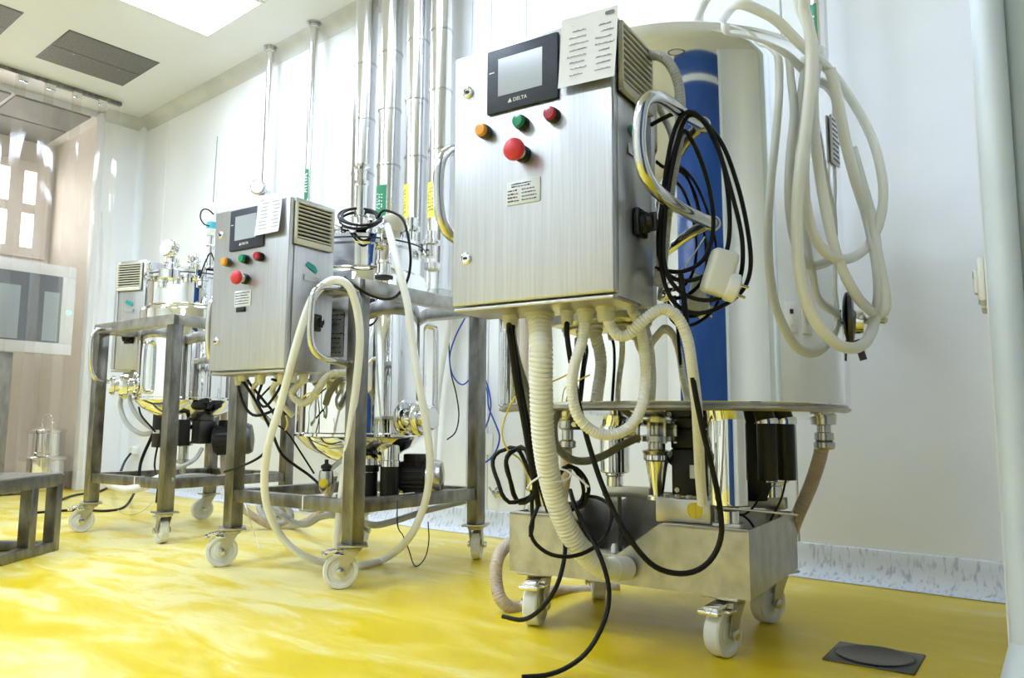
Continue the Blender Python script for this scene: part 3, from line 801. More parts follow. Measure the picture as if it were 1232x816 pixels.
# items on the middle lid
b = B(MIDI); p = W(474, 279, 2.45); b.lathe([(.020, 0), (.020, .02), (.031, .022), (.034, .030), (.033, .065), (.028, .074), (.0, .078)], p - Vector((0, 0, .02)), (.12, -.1, 1), 24); build('white_cap', b, ivory_pl, ves)
b = B(MIDI); p = W(434, 262, 2.5); b.lathe([(.026, -.04), (.026, -.028), (.014, -.02), (.014, .0), (.024, .004), (.024, .02), (.018, .022), (.018, .105), (.024, .108), (.024, .12), (.014, .125), (.014, .16), (.028, .165), (.028, .175), (.016, .18)], p, n=22); build('sight_glass', b, chrome, ves)
for (px_, py_) in ((495, 280), (519, 296)):
    b = B(MIDI); p = W(px_, py_, 2.62); b.lathe([(.018, -.04), (.018, .0), (.030, .004), (.030, .018), (.018, .022), (.018, .05)], p, n=20); b.cyl(p + Vector((-.05, -.01, .010)), p + Vector((.035, 0, .010)), .005, 8); build('pipe_clamp', b, chrome, ves)
b = B(MIDI); p = W(520, 322, 2.45); b.lathe([(.022, -.01), (.026, -.006), (.026, .012), (.014, .016)], p, n=16); build('lid_foot', b, chrome, ves)
b = B(MIDI); p = W(462, 330, 2.30); b.lathe([(.018, -.012), (.026, -.01), (.026, .0), (.02, .002), (.02, .03), (.024, .032), (.024, .04), (.0, .042)], p, n=20); sp_ = build('thermowell', b, chrome, ves)
b = B(MIDI); b.lathe([(.027, -.014), (.027, -.006)], p, n=20); build('seal', b, gasket, sp_)
b = B(MIDI); p = W(490, 400, 2.385)
nrm = Vector((.15, -.98, 0)).normalized()
tx = Vector((-nrm.y, nrm.x, 0))
def plate_on(bq, c, nrm, tx, wd, ht, th=.002):
    V = [c + tx * (sx * wd / 2) + Vector((0, 0, sz * ht / 2)) for sx, sz in ((-1, -1), (1, -1), (1, 1), (-1, 1))]
    a_ = [bq.v(v_) for v_ in V]; c_ = [bq.v(v_ - nrm * th) for v_ in V]
    bq.face(a_); bq.face(list(reversed(c_)))
    for i in range(4): bq.face([a_[i], a_[(i + 1) % 4], c_[(i + 1) % 4], c_[i]])
def tank_plate(root_inv, vcw, Rv, az, z, wd, ht, mat, name, parent, rows=0, gap=.0015):
    d = Vector((math.cos(az), math.sin(az), 0)); c = Vector((vcw[0], vcw[1], z)) + d * (Rv + gap + .004); t = Vector((-d.y, d.x, 0))
    b = B(root_inv); plate_on(b, c, d, t, wd, ht, .004); o = build(name, b, mat, parent, smooth=False)
    if rows:
        b = B(root_inv); rnd = random.Random(5)
        for k in range(rows):
            zz = ht * (.42 - .84 * k / (rows - 1)); u = -wd * .4
            while u < wd * .35:
                l_ = rnd.uniform(.08, .22) * wd
                plate_on(b, c + d * .0006 + t * (u + l_ / 2) + Vector((0, 0, zz)), d, t, l_, .004, .0005); u += l_ + wd * .06
        build('plate_print', b, ink, parent, smooth=False)
    return o
mvc = MID_M @ Vector((mx, my, 0))
tank_plate(MIDI, mvc, .212, math.atan2(-.9, .42), .735, .065, .14, satin, 'rating_plate', mid, 9)

# ================================================================== FAR REACTOR
TF = R(4.5)
FO = Vector((-2.91, 1.44, 0))
far = empty('reactor', FO, TF, 'farthest steel reactor on a four wheeled frame, beside the clear curtain', 'reactor', 'wheeled reactors')
FAR_M = Matrix.Translation(FO) @ Matrix.Rotation(TF, 4, 'Z'); FARI = FAR_M.inverted()
fvx, fvy = -.322, .27
fves = reactor_cart(far, .561, .556, .876, (fvx, fvy), .212, .555, 1.085, .186, -118, {'F': R(165), 'L': R(-117), 'R': R(-115), 'B': R(-105)})
FC_ = FARI @ Matrix.Translation((-3.62, 1.50, .69)) @ Matrix.Rotation(TF - R(74), 4, 'Z') @ Matrix.Translation((0, 0, 0))
fcab = control_cabinet(far, FC_, 23, gland_spec=[(-.06, .06, .012, .03), (-.14, .09, .012, .03), (-.2, .06, .012, .03), (-.26, .09, .012, .03)])
b = B(FARI); b.box((-3.50, 1.70, .80), (-3.42, 1.74, .84), .002); b.box((-3.50, 1.70, .72), (-3.42, 1.74, .76), .002); build('cabinet_bracket', b, brushed_dk, far)
local_tube(FARI, pts([(140, 398, 3.42), (120, 396, 3.28), (112, 402, 3.24), (109.5, 420, 3.23), (109.5, 440, 3.23), (113, 453, 3.24), (121, 458, 3.28), (140, 460, 3.42)]), .0095, handle_st, 'handle', far)
# gauge on the lid
p = W(207, 318, 3.25)
b = B(FARI); b.lathe([(.036, 0), (.040, .003), (.040, .018), (.034, .024), (.034, .036), (0, .036)], p + Vector((0, 0, .06)), (.25, -.95, .15), 26); ga = build('pressure_gauge', b, chrome, fves)
b = B(FARI); b.lathe([(.034, .001), (.034, -.0005), (0, -.0005)], p + Vector((0, 0, .06)) + Vector((.25, -.95, .15)).normalized() * .037, (.25, -.95, .15), 24); build('gauge_dial', b, white_pl, ga)
b = B(FARI); b.lathe([(.03, -.07), (.05, -.066), (.05, -.03), (.04, -.026), (.022, -.02), (.022, .0), (.028, .004), (.028, .022), (.012, .026), (.012, .04)], p, n=22); build('gauge_stand', b, chrome, ga)
b = B(FARI)
for (px_, py_) in ((197, 338), (214, 334), (226, 332), (243, 336)):
    q = W(px_, py_, 3.25); b.lathe([(.020, -.03), (.020, -.01), (.026, -.008), (.026, .006), (.02, .01), (0, .012)], q, n=16)
build('lid_fitting', b, chrome, fves)
p = W(252, 330, 3.35)
b = B(FARI); b.lathe([(.022, -.05), (.022, -.03), (.014, -.02), (.014, .02), (.024, .024), (.024, .03), (.017, .034), (.017, .12), (.022, .124), (.012, .13), (.012, .17)], p, n=18); ph_ = build('probe', b, chrome, fves)
b = B(FARI); b.lathe([(.020, .17), (.022, .175), (.022, .30), (.012, .31), (.006, .32)], p, n=18); build('probe_head', b, white_pl, ph_)
b = B(FARI); b.lathe([(.0225, .20), (.0225, .23)], p, n=18, close=False); build('probe_band', b, plain('teal_band', (.08, .45, .55), .4), ph_)
b = B(FARI); b.sweep([p + Vector((0, 0, .30)), p + Vector((.01, 0, .62))], .002, 6); build('antenna', b, satin, ph_)
# below the far vessel
b = B(); b.box((fvx - .10, fvy - .10, .35), (fvx - .03, fvy - .03, .50), .004); hh = build('drive_box', b, black_pl, far)
b = B(); b.box((fvx + .06, fvy - .10, .36), (fvx + .11, fvy - .05, .47), .004); h2 = build('drive_box', b, black_pl, far)
b = B(); b.cyl((fvx - .065, fvy - .065, .485), (fvx - .065, fvy - .065, .53), .032, 20, .002); build('drive_cap', b, chrome, hh)
b = B(); b.cyl((fvx + .085, fvy - .075, .465), (fvx + .085, fvy - .075, .53), .022, 18, .002); build('drive_cap', b, chrome, h2)
b = B(); b.box((fvx - .09, fvy - .1015, .41), (fvx - .04, fvy - .0995, .425)); build('drive_label', b, white_pl, hh, smooth=False)
b = B(); b.lathe([(.026, .47), (.026, .45), (.038, .445), (.038, .43), (.024, .425), (.024, .38), (.036, .375), (.036, .36), (.02, .355), (.02, .30), (.03, .298), (.03, .285), (.016, .28), (.013, .24)], (fvx + .02, fvy - .02, 0), n=20); build('outlet_valve', b, satin, far)
motor(far, FARI, W(258, 530, 3.3), (.62, .76, .06), .062, .11, coverm=dark_metal)
b = B(FARI); p = W(246, 520, 3.32); b.box(p - Vector((.04, .04, .05)), p + Vector((.03, .04, .05)), .006); b.cyl(p + Vector((-.0, 0, .05)), p + Vector((-.0, 0, .11)), .036, 20, .002); build('gearbox', b, dark_metal, far)
b = B(FARI); p = W(240, 488, 3.2); b.ball(p, .035, 14, (1.6, .8, .6)); b.bar(p + Vector((-.05, 0, -.01)), p + Vector((.06, 0, .02)), .02, .02); build('cable_plug', b, black_rub, far)
tank_plate(FARI, FAR_M @ Vector((fvx, fvy, 0)), .212, R(-150), .77, .075, .22, satin, 'rating_plate', far, 12)

# ================================================================== BIG REACTOR
TB = .128
BO = Vector((-.629, 1.484, 0))
big = empty('reactor', BO, TB, 'big polished reactor tank on a low steel trolley with white wheels, in front', 'reactor', 'wheeled reactors')
BIG_M = Matrix.Translation(BO) @ Matrix.Rotation(TB, 4, 'Z'); BIGI = BIG_M.inverted()
TC = Vector((-.904, 1.671, 0)); TR = .408
# tank
b = B(BIGI @ Matrix.Translation(TC))
Z0, Z1 = .497, 1.262
prof = [(TR - .006, Z0), (TR, Z0 + .006), (TR, Z1 - .06), (TR - .003, Z1 - .035), (TR - .012, Z1 - .012), (TR - .03, Z1 + .012), (TR - .065, Z1 + .035), (TR - .12, Z1 + .058), (TR - .20, Z1 + .078), (TR - .29, Z1 + .088), (.10, Z1 + .092)]
b.lathe(prof, n=128, close=False); tank = build('tank', b, mirror, big)
b = B(BIGI @ Matrix.Translation(TC)); b.lathe([(TR - .006, Z0), (TR - .001, Z0 - .002), (TR - .001, Z0 - .007), (TR - .014, Z0 - .012)], n=96, close=False); build('bottom_rim', b, tubsteel, tank)
b = B(BIGI @ Matrix.Translation(TC)); b.lathe([(TR - .012, Z0 - .011), (TR * .8, Z0 - .022), (TR * .5, Z0 - .040), (TR * .2, Z0 - .050), (0, Z0 - .052)], n=64, close=False); build('dished_bottom', b, mirror, tank)
b = B(BIGI @ Matrix.Translation(TC)); b.lathe([(.10, Z1 + .085), (.115, Z1 + .09), (.115, Z1 + .12), (.13, Z1 + .124), (.13, Z1 + .145), (.09, Z1 + .16), (0, Z1 + .165)], n=48); build('manway', b, chrome, tank)
for (dx, dy, r_, hh) in ((.02, -.30, .022, .07), (.09, -.27, .018, .09), (-.06, -.29, .02, .06), (.20, -.17, .024, .08), (-.20, -.2, .022, .08), (.28, 0, .02, .08), (-.28, .05, .024, .09)):
    b = B(BIGI @ Matrix.Translation(TC)); triclamp(b, (dx * .6, dy * .5, Z1 + .055), (0, 0, 1), r_, hh * .8); pt = build('top_port', b, chrome, tank)
for (dx, dy) in ((.07, -.20), (.12, -.18), (.01, -.22)):
    b = B(BIGI @ Matrix.Translation(TC)); b.lathe([(.008, 0), (.008, .05), (.022, .055), (.026, .065), (.026, .085), (.018, .095), (0, .097)], (dx, dy + .10, Z1 + .035), n=18); build('black_knob', b, black_pl, tank)
# side manhole seen edge on at the right
def tank_pt(az_deg, z, off=0.0):
    a = R(az_deg); return TC + Vector((math.cos(a) * (TR + off), math.sin(a) * (TR + off), z))
sp = W(1014, 383, 1.72); saz = math.degrees(math.atan2(sp.y - TC.y, sp.x - TC.x))
d = Vector((math.cos(R(saz)), math.sin(R(saz)), 0))
c0 = TC + d * (TR - .004) + Vector((0, 0, sp.z))
b = B(BIGI); b.lathe([(.052, 0), (.058, .004), (.058, .012), (.046, .016), (.0, .017)], c0, d, 36); po = build('side_port', b, dark_metal, tank)
b = B(BIGI); b.lathe([(.026, .012), (.028, .02), (.028, .034), (.016, .04), (0, .042)], c0 - Vector((0, 0, .01)), d, 24); build('port_hub', b, chrome, po)
b = B(BIGI); q = c0 + d * .045 - Vector((0, 0, .008)); b.cyl(q - d * .012, q + d * .03, .008, 12); b.cyl(q + d * .012, q + d * .012 + Vector((0, 0, .03)), .010, 12); b.ball(q + d * .03, .009, 10); build('port_valve', b, satin, po)
b = B(BIGI); q = c0 + d * .02 - Vector((0, 0, .05)); b.cyl(q, q + d * .012 - Vector((0, 0, .045)), .008, 12); build('port_lever', b, dark_metal, po)
# text label on tank right
aa = math.atan2(*(reversed((W(1004, 170, 1.66) - TC).to_2d())))
tank_plate(BIGI, TC, TR, aa, W(1004, 170, 1.66).z, .05, .105, paper, 'data_label', big, 9)
b = B(BIGI @ Matrix.Translation(TC))
n = 20
for k in range(n):   # maker's oval mark near the shoulder
    t0, t1 = 2 * math.pi * k / n, 2 * math.pi * (k + 1) / n
    az0 = math.atan2(*(reversed((W(817, 45, 1.47) - TC).to_2d())))
    f = lambda t, s: (math.cos(az0 + .042 * s * math.cos(t)) * (TR + .0012), math.sin(az0 + .042 * s * math.cos(t)) * (TR + .0012), Z1 - .066 + .007 * s * math.sin(t))
    b.face([b.v(f(t0, 1)), b.v(f(t1, 1)), b.v(f(t1, .86)), b.v(f(t0, .86))])
build('oval_mark', b, ink, tank, smooth=False)
# trolley tub: x in [-.558,0], y in [0,.411]
TW, TD, zb, zt = .558, .411, .118, .252
def wall_profile(zt_):
    return [(-TW, zb), (0, zb), (0, zt_), (-.185, zt_ + .0), (-.285, .178), (-.365, .178), (-.425, zt_), (-TW, zt_)]
b = B()
b.prism(wall_profile(zt), 0, .004, 'y')
b.prism([(-TW, zb), (0, zb), (0, zt), (-.14, zt), (-.20, zt + .03), (-.40, zt + .03), (-.46, zt), (-TW, zt)], TD - .004, TD, 'y')
b.box((-TW, .002, zb), (-TW + .004, TD - .002, zt)); b.box((-.004, .002, zb), (0, TD - .002, zt))
b.box((-TW + .002, .002, zb), (-.002, TD - .002, zb + .004))
b.box((-.367, -.001, .174), (-.283, .045, .179), .001)
b.box((-.18, 0, zt - .006), (0, .022, zt + .001), .001); b.box((-TW, 0, zt - .006), (-.43, .022, zt + .001), .001)
build('trolley_tub', b, tubsteel, big, smooth=False)
b = B()
for u in (-.352, -.300): b.lathe([(.007, 0), (.007, .014), (.004, .02), (0, .02)], (u, .022, .178), n=8)
build('flange_bolt', b, white_pl, big)
# load cells and cylindrical legs
legs = {'FR': (-.056, .055), 'BR': (-.035, .335), 'BL': (-.452, .355), 'FL': (-.505, .06)}
for k, (u, v) in legs.items():
    zbot = {'FR': .292, 'BR': .325, 'BL': .33, 'FL': .30}[k]
    b = B(); b.lathe([(.037, zbot), (.040, zbot + .003), (.040, Z0 - .012), (.0, Z0 - .012)], (u, v, 0), n=32); lg = build('support_cylinder', b, mirror, big)
    b = B(); b.lathe([(.022, zbot - .035), (.022, zbot - .01), (.026, zbot - .006), (.026, zbot + .002)], (u, v, 0), n=24); build('cylinder_foot', b, chrome, lg)
    b = B(); s = -1 if u > -.28 else 1
    hgt = zbot - .034
    b.box((u - .03 + s * .075, v - .018, hgt - .028), (u + .03, v + .018, hgt), .003) if s < 0 else b.box((u - .03, v - .018, hgt - .028), (u + .03 + .075, v + .018, hgt), .003)
    b.box((u - .014, v - .012, .122), (u + .014, v + .012, hgt - .026))
    build('load_cell', b, zinc, lg)
b = B()
b.box((-.205, .028, .252), (-.085, .058, .303), .003); b.box((-.19, .032, .122), (-.10, .054, .254))
for u in (-.185, -.160, -.135): b.lathe([(.007, 0), (.007, .007), (.0, .007)], (u, .043, .303), n=6)
build('load_cell_block', b, zinc, big)
b = B(); b.lathe([(.017, 0), (.017, .001), (.015, .0015), (.015, .0005), (0, .0005)], (-.118, .028, .281), (0, -1, 0), 24); b.box((-.120, .0262, .267), (-.116, .0275, .295)); build('block_mark', b, yellow_pl, big)
# casters of the trolley
for (u, v, yw, br) in ((-.055, .045, R(-104), True), (-TW + .055, .045, R(-78), True), (-.045, TD - .045, R(-112), False), (-TW + .05, TD - .05, R(-60), False)):
    caster(big, Matrix.Translation((u, v, 0)), dia=.094, top=.118, width=.034, brake=br, yaw=yw, offs=.028)
# bottom outlet: flanges, cone, motor
p = BIGI @ W(790, 530, 1.78)
b = B(); b.lathe([(.030, -.012), (.034, -.004), (.020, .0), (.020, .016), (.052, .018), (.052, .030), (.022, .034), (.022, .048), (.056, .05), (.056, .062), (.03, .064), (.03, .11)], (p.x, p.y, p.z - .02), n=28)
for k in range(8):
    t = k * math.pi / 4; b.cyl((p.x + .046 * math.cos(t), p.y + .046 * math.sin(t), p.z - .006), (p.x + .046 * math.cos(t), p.y + .046 * math.sin(t), p.z + .046), .005, 8)
b.cyl((p.x - .05, p.y, p.z + .02), (p.x - .085, p.y - .01, p.z + .02), .016, 14)
ov = build('outlet_valve', b, satin, big)
b = B(); b.lathe([(.027, -.03), (.031, -.034), (.031, -.044), (.026, -.048), (.014, -.125), (.022, -.127), (.022, -.135), (0, -.135)], (p.x, p.y, p.z), n=24); build('outlet_cone', b, chrome, ov)
p2 = BIGI @ W(832, 556, 1.78)
b = B(); b.box((p2.x - .035, p2.y - .04, p2.z - .075), (p2.x + .05, p2.y + .04, p2.z + .03), .006); b.box((p2.x - .04, p2.y - .03, p2.z + .03), (p2.x + .05, p2.y + .03, p2.z + .075), .006); b.prism([(p2.x - .035, p2.z + .03), (p2.x - .06, p2.z + .012), (p2.x - .035, p2.z - .01)], p2.y - .03, p2.y + .03, 'y'); ac = build('valve_actuator', b, black_pl, big)
b = B(); b.box((p2.x + .01, p2.y - .042, p2.z - .035), (p2.x + .04, p2.y - .0395, p2.z - .005)); build('actuator_plate', b, satin, ac)
b = B(); b.cyl((p2.x - .02, p2.y - .044, p2.z - .062), (p2.x - .02, p2.y - .039, p2.z - .062), .006, 10); build('actuator_screw', b, satin, ac)
b = B(); b.cyl((p.x + .03, p.y, p.z + .02), (p2.x - .03, p2.y, p2.z + .05), .014, 12); b.cyl((p.x + .03, p.y, p.z - .03), (p2.x - .03, p2.y, p2.z), .008, 12); build('actuator_link', b, satin, ac)
# agitator motor hanging under the tank
p3 = BIGI @ W(905, 550, 1.86)
b = B(); b.lathe([(.03, .10), (.055, .09), (.065, .06), (.065, -.06), (.05, -.10), (.02, -.105)], p3, n=28); build('agitator_motor', b, black_pl, big)
# heaters
for (px_, D) in ((923, 1.66), (945, 1.69)):
    q = BIGI @ W(px_, 540, D)
    b = B(); b.lathe([(.020, q.z - .068), (.021, q.z - .066), (.021, q.z + .052), (.02, q.z + .053)], (q.x, q.y, 0), n=20); o = build('heater_post', b, black_pl, big)
    b = B(); b.lathe([(.020, q.z + .052), (.026, q.z + .054), (.026, q.z + .078), (.02, q.z + .08)], (q.x, q.y, 0), n=12); build('heater_cap', b, chrome, o)
# right rear drain valve above brown hose
p = BIGI @ W(991, 515, 1.80)
b = B(); b.lathe([(.018, -.03), (.022, -.028), (.022, -.012), (.016, -.01), (.016, .005), (.028, .008), (.030, .03), (.026, .045)], p, n=20); b.cyl(p + Vector((-.12, .0, .03)), p + Vector((0, 0, .03)), .010, 12); b.lathe([(.02, -.05), (.024, -.045), (.024, -.034), (.018, -.03)], p, n=18); build('drain_valve', b, satin, big)
# left valve
p = BIGI @ W(683, 515, 1.72)
b = B(); b.lathe([(.014, -.045), (.019, -.042), (.019, -.03), (.013, -.026), (.013, -.005), (.020, 0), (.020, .015), (.016, .02), (.016, .045), (.03, .05)], p, n=20); b.cyl(p + Vector((-.0, 0, .008)), p + Vector((.032, -.01, .008)), .009, 10); dv = build('drain_valve', b, satin, big)
b = B(); b.box(p + Vector((.012, -.014, -.004)), p + Vector((.036, .006, .018)), .002); build('valve_lever', b, black_pl, dv)
# cabinet on brackets
BC_ = BIGI @ Matrix.Translation((-.674, 1.074, .672)) @ Matrix.Rotation(.131, 4, 'Z')
bgl = [(-.262, .09, .015, .03), (-.198, .09, .026, .024), (-.138, .09, .012, .03), (-.100, .09, .014, .03), (-.055, .08, .016, .03), (-.290, .14, .010, .02)]
bcab = control_cabinet(big, BC_, 31, gland_spec=bgl)
b = B(BC_); b.box((-.26, CD, .36), (-.22, CD + .09, .40), .003); b.box((-.12, CD, .36), (-.08, CD + .05, .40), .003); b.box((-.26, CD, .08), (-.22, CD + .09, .12), .003); b.box((-.12, CD, .08), (-.08, CD + .05, .12), .003); build('cabinet_bracket', b, satin, big)
def tsurf(px_, py_, off=0.0):
    d_ = ray(px_, py_); a2 = d_.x ** 2 + d_.y ** 2; rr = TR + off
    bb = d_.x * TC.x + d_.y * TC.y; cc = TC.x ** 2 + TC.y ** 2 - rr * rr
    disc = bb * bb - a2 * cc
    t = (bb - math.sqrt(disc)) / a2 if disc > 0 else bb / a2
    return CPOS + d_ * t
local_tube(BIGI, [tsurf(845, 150, -.003)] + pts([(822, 137, 1.40), (803, 123, 1.33), (787, 116, 1.285), (775, 123, 1.265), (770, 145, 1.26), (769, 175, 1.26), (774, 203, 1.262), (784, 222, 1.275), (800, 238, 1.31), (824, 254, 1.38)]) + [tsurf(857, 269, -.003)], .0115, handle_st, 'handle', big, 18)
local_tube(BIGI, [tsurf(625, 165, -.003)] + pts([(575, 176, 1.66), (548, 180, 1.58), (535, 186, 1.55), (528.5, 203, 1.54), (527.5, 230, 1.54), (530, 258, 1.54), (538, 278, 1.55), (553, 290, 1.60), (580, 298, 1.68)]) + [tsurf(625, 300, -.003)], .0115, handle_st, 'handle', big, 18)
for P in (tsurf(845, 150), tsurf(857, 269)):
    dd = (P - TC); dd.z = 0; dd.normalize()
    b = B(BIGI); b.lathe([(.016, 0), (.016, .004), (.012, .008)], P - dd * .001, dd, 20); build('handle_weld', b, satin, big)
# small shackle hanging under the cabinet corner
b = B(BIGI); p = W(797, 357, 1.415); b.lathe([(.008, 0), (.011, .004), (.011, .012), (.006, .016)], p, (.8, -.3, .1), 14); b.ball(p + Vector((.012, -.004, .0)), .008, 10); build('shackle', b, chrome, big)

# ================================================================== PAPERS
def paper_sheet(M, u0, u1, z0, z1, v, label, curl=0.0, seed=1, hand=True):
    t = empty('paper_sheet', (M @ Vector(((u0 + u1) / 2, v, z0))), 0, label, 'paper')
    ML = Matrix.Translation(-t.location) @ M
    b = B(ML); n = 10
    th = .0006
    F, K = [], []
    for i in range(n + 1):
        f = i / n; vv = v - curl * (1 - f) ** 2
        z = z0 + (z1 - z0) * f
        F.append((b.v((u0, vv, z)), b.v((u1, vv - curl * .3 * (1 - f), z)))); K.append((b.v((u0, vv + th, z)), b.v((u1, vv - curl * .3 * (1 - f) + th, z))))
    for i in range(n):
        b.face([F[i][0], F[i][1], F[i + 1][1], F[i + 1][0]]); b.face([K[i][1], K[i][0], K[i + 1][0], K[i + 1][1]])
        b.face([F[i][0], F[i + 1][0], K[i + 1][0], K[i][0]]); b.face([F[i][1], K[i][1], K[i + 1][1], F[i + 1][1]])
    b.face([F[0][0], K[0][0], K[0][1], F[0][1]]); b.face([F[n][0], F[n][1], K[n][1], K[n][0]])
    build('sheet', b, paper, t, smooth=False)
    rnd = random.Random(seed); b = B(ML)
    H = z1 - z0; Wd = u1 - u0
    rows = 9
    for k in range(rows):
        f = .86 - .82 * k / rows; z = z0 + H * f
        for (a, c) in ((.12, .52), (.62, .96)):
            if k == 0: a, c = (.10, .30)
            vv = v - curl * (1 - f) ** 2 - curl * .3 * (1 - f) - .0009
            u = u0 + Wd * (a + rnd.uniform(0, .12)); ue = u0 + Wd * (c - rnd.uniform(0, .08)); zz = z
            while u < ue:
                l_ = Wd * rnd.uniform(.008, .022); h = H * rnd.uniform(.004, .026) * (1.2 if hand else .7)
                b.prism([(u, zz), (u + l_, zz + h * .4), (u + l_, zz + h * .4 + .0012), (u + l_ * .4, zz + h), (u, zz + .0012)], vv, vv + .0003, 'y')
                u += l_ * 1.25
            if k == 0: break
    b.prism([(u0 + Wd * .80, z1 - H * .10), (u0 + Wd * .93, z1 - H * .10), (u0 + Wd * .95, z1 - H * .075), (u0 + Wd * .93, z1 - H * .05), (u0 + Wd * .80, z1 - H * .05), (u0 + Wd * .78, z1 - H * .075)], v - .0012 - curl * .05, v - .0009 - curl * .05, 'y') if hand else None
    build('handwriting' if hand else 'print', b, plain('pencil_grey', (.20, .20, .25), .8), t, smooth=False)
    return t
MB = Matrix.Translation((-.674, 1.074, .672)) @ Matrix.Rotation(.131, 4, 'Z')
MMID = Matrix.Translation((-1.846, 1.227, .604)) @ Matrix.Rotation(.118, 4, 'Z')
paper_sheet(MB @ Matrix.Rotation(R(2), 4, 'Y'), -.113, -.003, .370, .499, -.0088, 'handwritten note taped to the top right of the big cabinet door', curl=.006, seed=2)
paper_sheet(MMID, -.130, -.024, .392, .512, -.0088, 'white printed sheet taped over the middle cabinet screen', curl=.008, seed=7, hand=False)

# ================================================================== HOSES AND CABLES OF THE BIG REACTOR
def bp(u, v, z): return MB @ Vector((u, v, z))
# thick corrugated hose
ribbed('corrugated_hose', [bp(-.198, .09, -.012)] + pts([(651, 420, 1.42), (651, 470, 1.43), (654, 530, 1.45), (664, 585, 1.48), (682, 635, 1.51), (705, 668, 1.54), (728, 684, 1.57), (752, 684, 1.63)]), .0225, conduit_w, 'thickest white corrugated hose running from the big cabinet down to the trolley notch', pitch=.0085, depth=.13, n=20)
b = B(); q = W(752, 684, 1.63); q0 = W(735, 685, 1.59); b.cyl(q0, q + (q - q0) * .1, .0255, 20, .003); tag(build('hose_cuff', b, conduit_w), 'smooth white cuff on the end of the thickest corrugated hose', 'hose cuff')
ribbed('conduit_loop', [bp(-.100, .09, -.02)] + pts([(700, 412, 1.385), (691, 440, 1.38), (688, 470, 1.38), (695, 500, 1.385), (714, 519, 1.39), (737, 523, 1.395), (758, 513, 1.40), (772, 489, 1.40), (777, 455, 1.405), (775, 420, 1.41), (769, 390, 1.42), (760, 372, 1.43)]), .0105, conduit_w, 'white corrugated conduit hanging in a round loop under the big cabinet', pitch=.006, depth=.14)
ribbed('conduit', [bp(-.055, .08, -.02)] + pts([(734, 391, 1.365), (743, 403, 1.36), (757, 402, 1.355), (775, 385, 1.35), (797, 372, 1.35), (815, 382, 1.355), (827, 408, 1.36), (833, 445, 1.37), (838, 485, 1.40), (840, 520, 1.44), (842, 565, 1.50), (845, 606, 1.545)]), .0105, conduit_w, 'white corrugated conduit arching right from the big cabinet down to the trolley', pitch=.006, depth=.14)
ribbed('conduit', pts([(672, 498, 1.62), (666, 512, 1.60), (669, 535, 1.59), (684, 551, 1.60), (704, 555, 1.62), (727, 548, 1.66), (748, 536, 1.70), (768, 527, 1.74)]), .0085, conduit_o, 'olive grey corrugated conduit sagging under the big tank between two valves', pitch=.005, depth=.12)
ribbed('conduit', pts([(783, 66, 1.445), (797, 69, 1.41), (809, 82, 1.40), (817, 105, 1.40), (819, 140, 1.40), (815, 180, 1.40), (808, 220, 1.405), (802, 265, 1.41), (797, 305, 1.415), (792, 345, 1.42)]), .0095, conduit_g, 'grey corrugated conduit beside the vent of the big cabinet behind its handle', pitch=.0055, depth=.14)
ribbed('conduit', pts([(615, 392, 1.50), (617, 410, 1.50), (624, 440, 1.51), (632, 465, 1.52), (637, 490, 1.53), (645, 530, 1.55)]), .008, conduit_o, 'thin grey conduit beside the black cables left of the thickest hose', pitch=.005, depth=.12)
# pink ribbed hoses
ribbed('ribbed_hose', pts([(628, 655, 2.12), (612, 655, 1.98), (599, 672, 1.92), (597, 700, 1.90), (604, 723, 1.88), (622, 732, 1.90), (645, 722, 1.98), (665, 712, 2.06), (690, 712, 2.12), (715, 710, 2.14), (745, 708, 2.15)]), .0165, pinkhose, 'pinkish ribbed hose curling on the floor around the left trolley wheel', pitch=.0065, depth=.10)
ribbed('ribbed_hose', pts([(990, 532, 1.80), (985, 555, 1.81), (975, 585, 1.83), (962, 615, 1.85), (952, 640, 1.87)]), .0165, pinkhose, 'brownish ribbed hose from the drain valve down into the right of the trolley', pitch=.006, depth=.10)
ribbed('ribbed_hose', pts([(681, 540, 1.72), (681, 565, 1.73), (676, 600, 1.75), (670, 640, 1.78)]), .0135, pinkhose, 'pinkish hose below the small valve behind the thickest hose', pitch=.0065, depth=.10)
# black cables
blk = 'black cables of the big reactor'
cable('black_cable', [bp(-.264, .088, -.02)] + pts([(613, 400, 1.45), (617, 430, 1.46), (622, 465, 1.47), (629, 500, 1.48), (636, 540, 1.49), (643, 580, 1.50), (648, 610, 1.52)]), .0058, black_rub, 'thick black cable from the left gland of the big cabinet, left one of a pair', group=blk)
cable('black_cable', [bp(-.258, .094, -.02)] + pts([(616, 402, 1.465), (622, 440, 1.475), (629, 480, 1.485), (636, 515, 1.495), (643, 550, 1.505), (652, 590, 1.53), (660, 615, 1.55)]), .0058, black_rub, 'thick black cable from the left gland of the big cabinet, right one of a pair', group=blk)
cable('black_cable', [bp(-.138, .09, -.02)] + pts([(682, 400, 1.40), (685, 425, 1.40), (690, 452, 1.41), (695, 480, 1.42), (703, 515, 1.43), (713, 550, 1.43), (725, 585, 1.42), (741, 620, 1.41), (760, 652, 1.40), (785, 680, 1.40), (812, 690, 1.40), (838, 687, 1.40), (858, 670, 1.40), (868, 642, 1.40), (865, 603, 1.39), (856, 560, 1.38), (845, 515, 1.37), (836, 470, 1.37), (829, 425, 1.37), (825, 380, 1.37), (819, 330, 1.375)]), .0052, black_rub, 'long black cable hanging in a wide loop across the front of the trolley', group=blk)
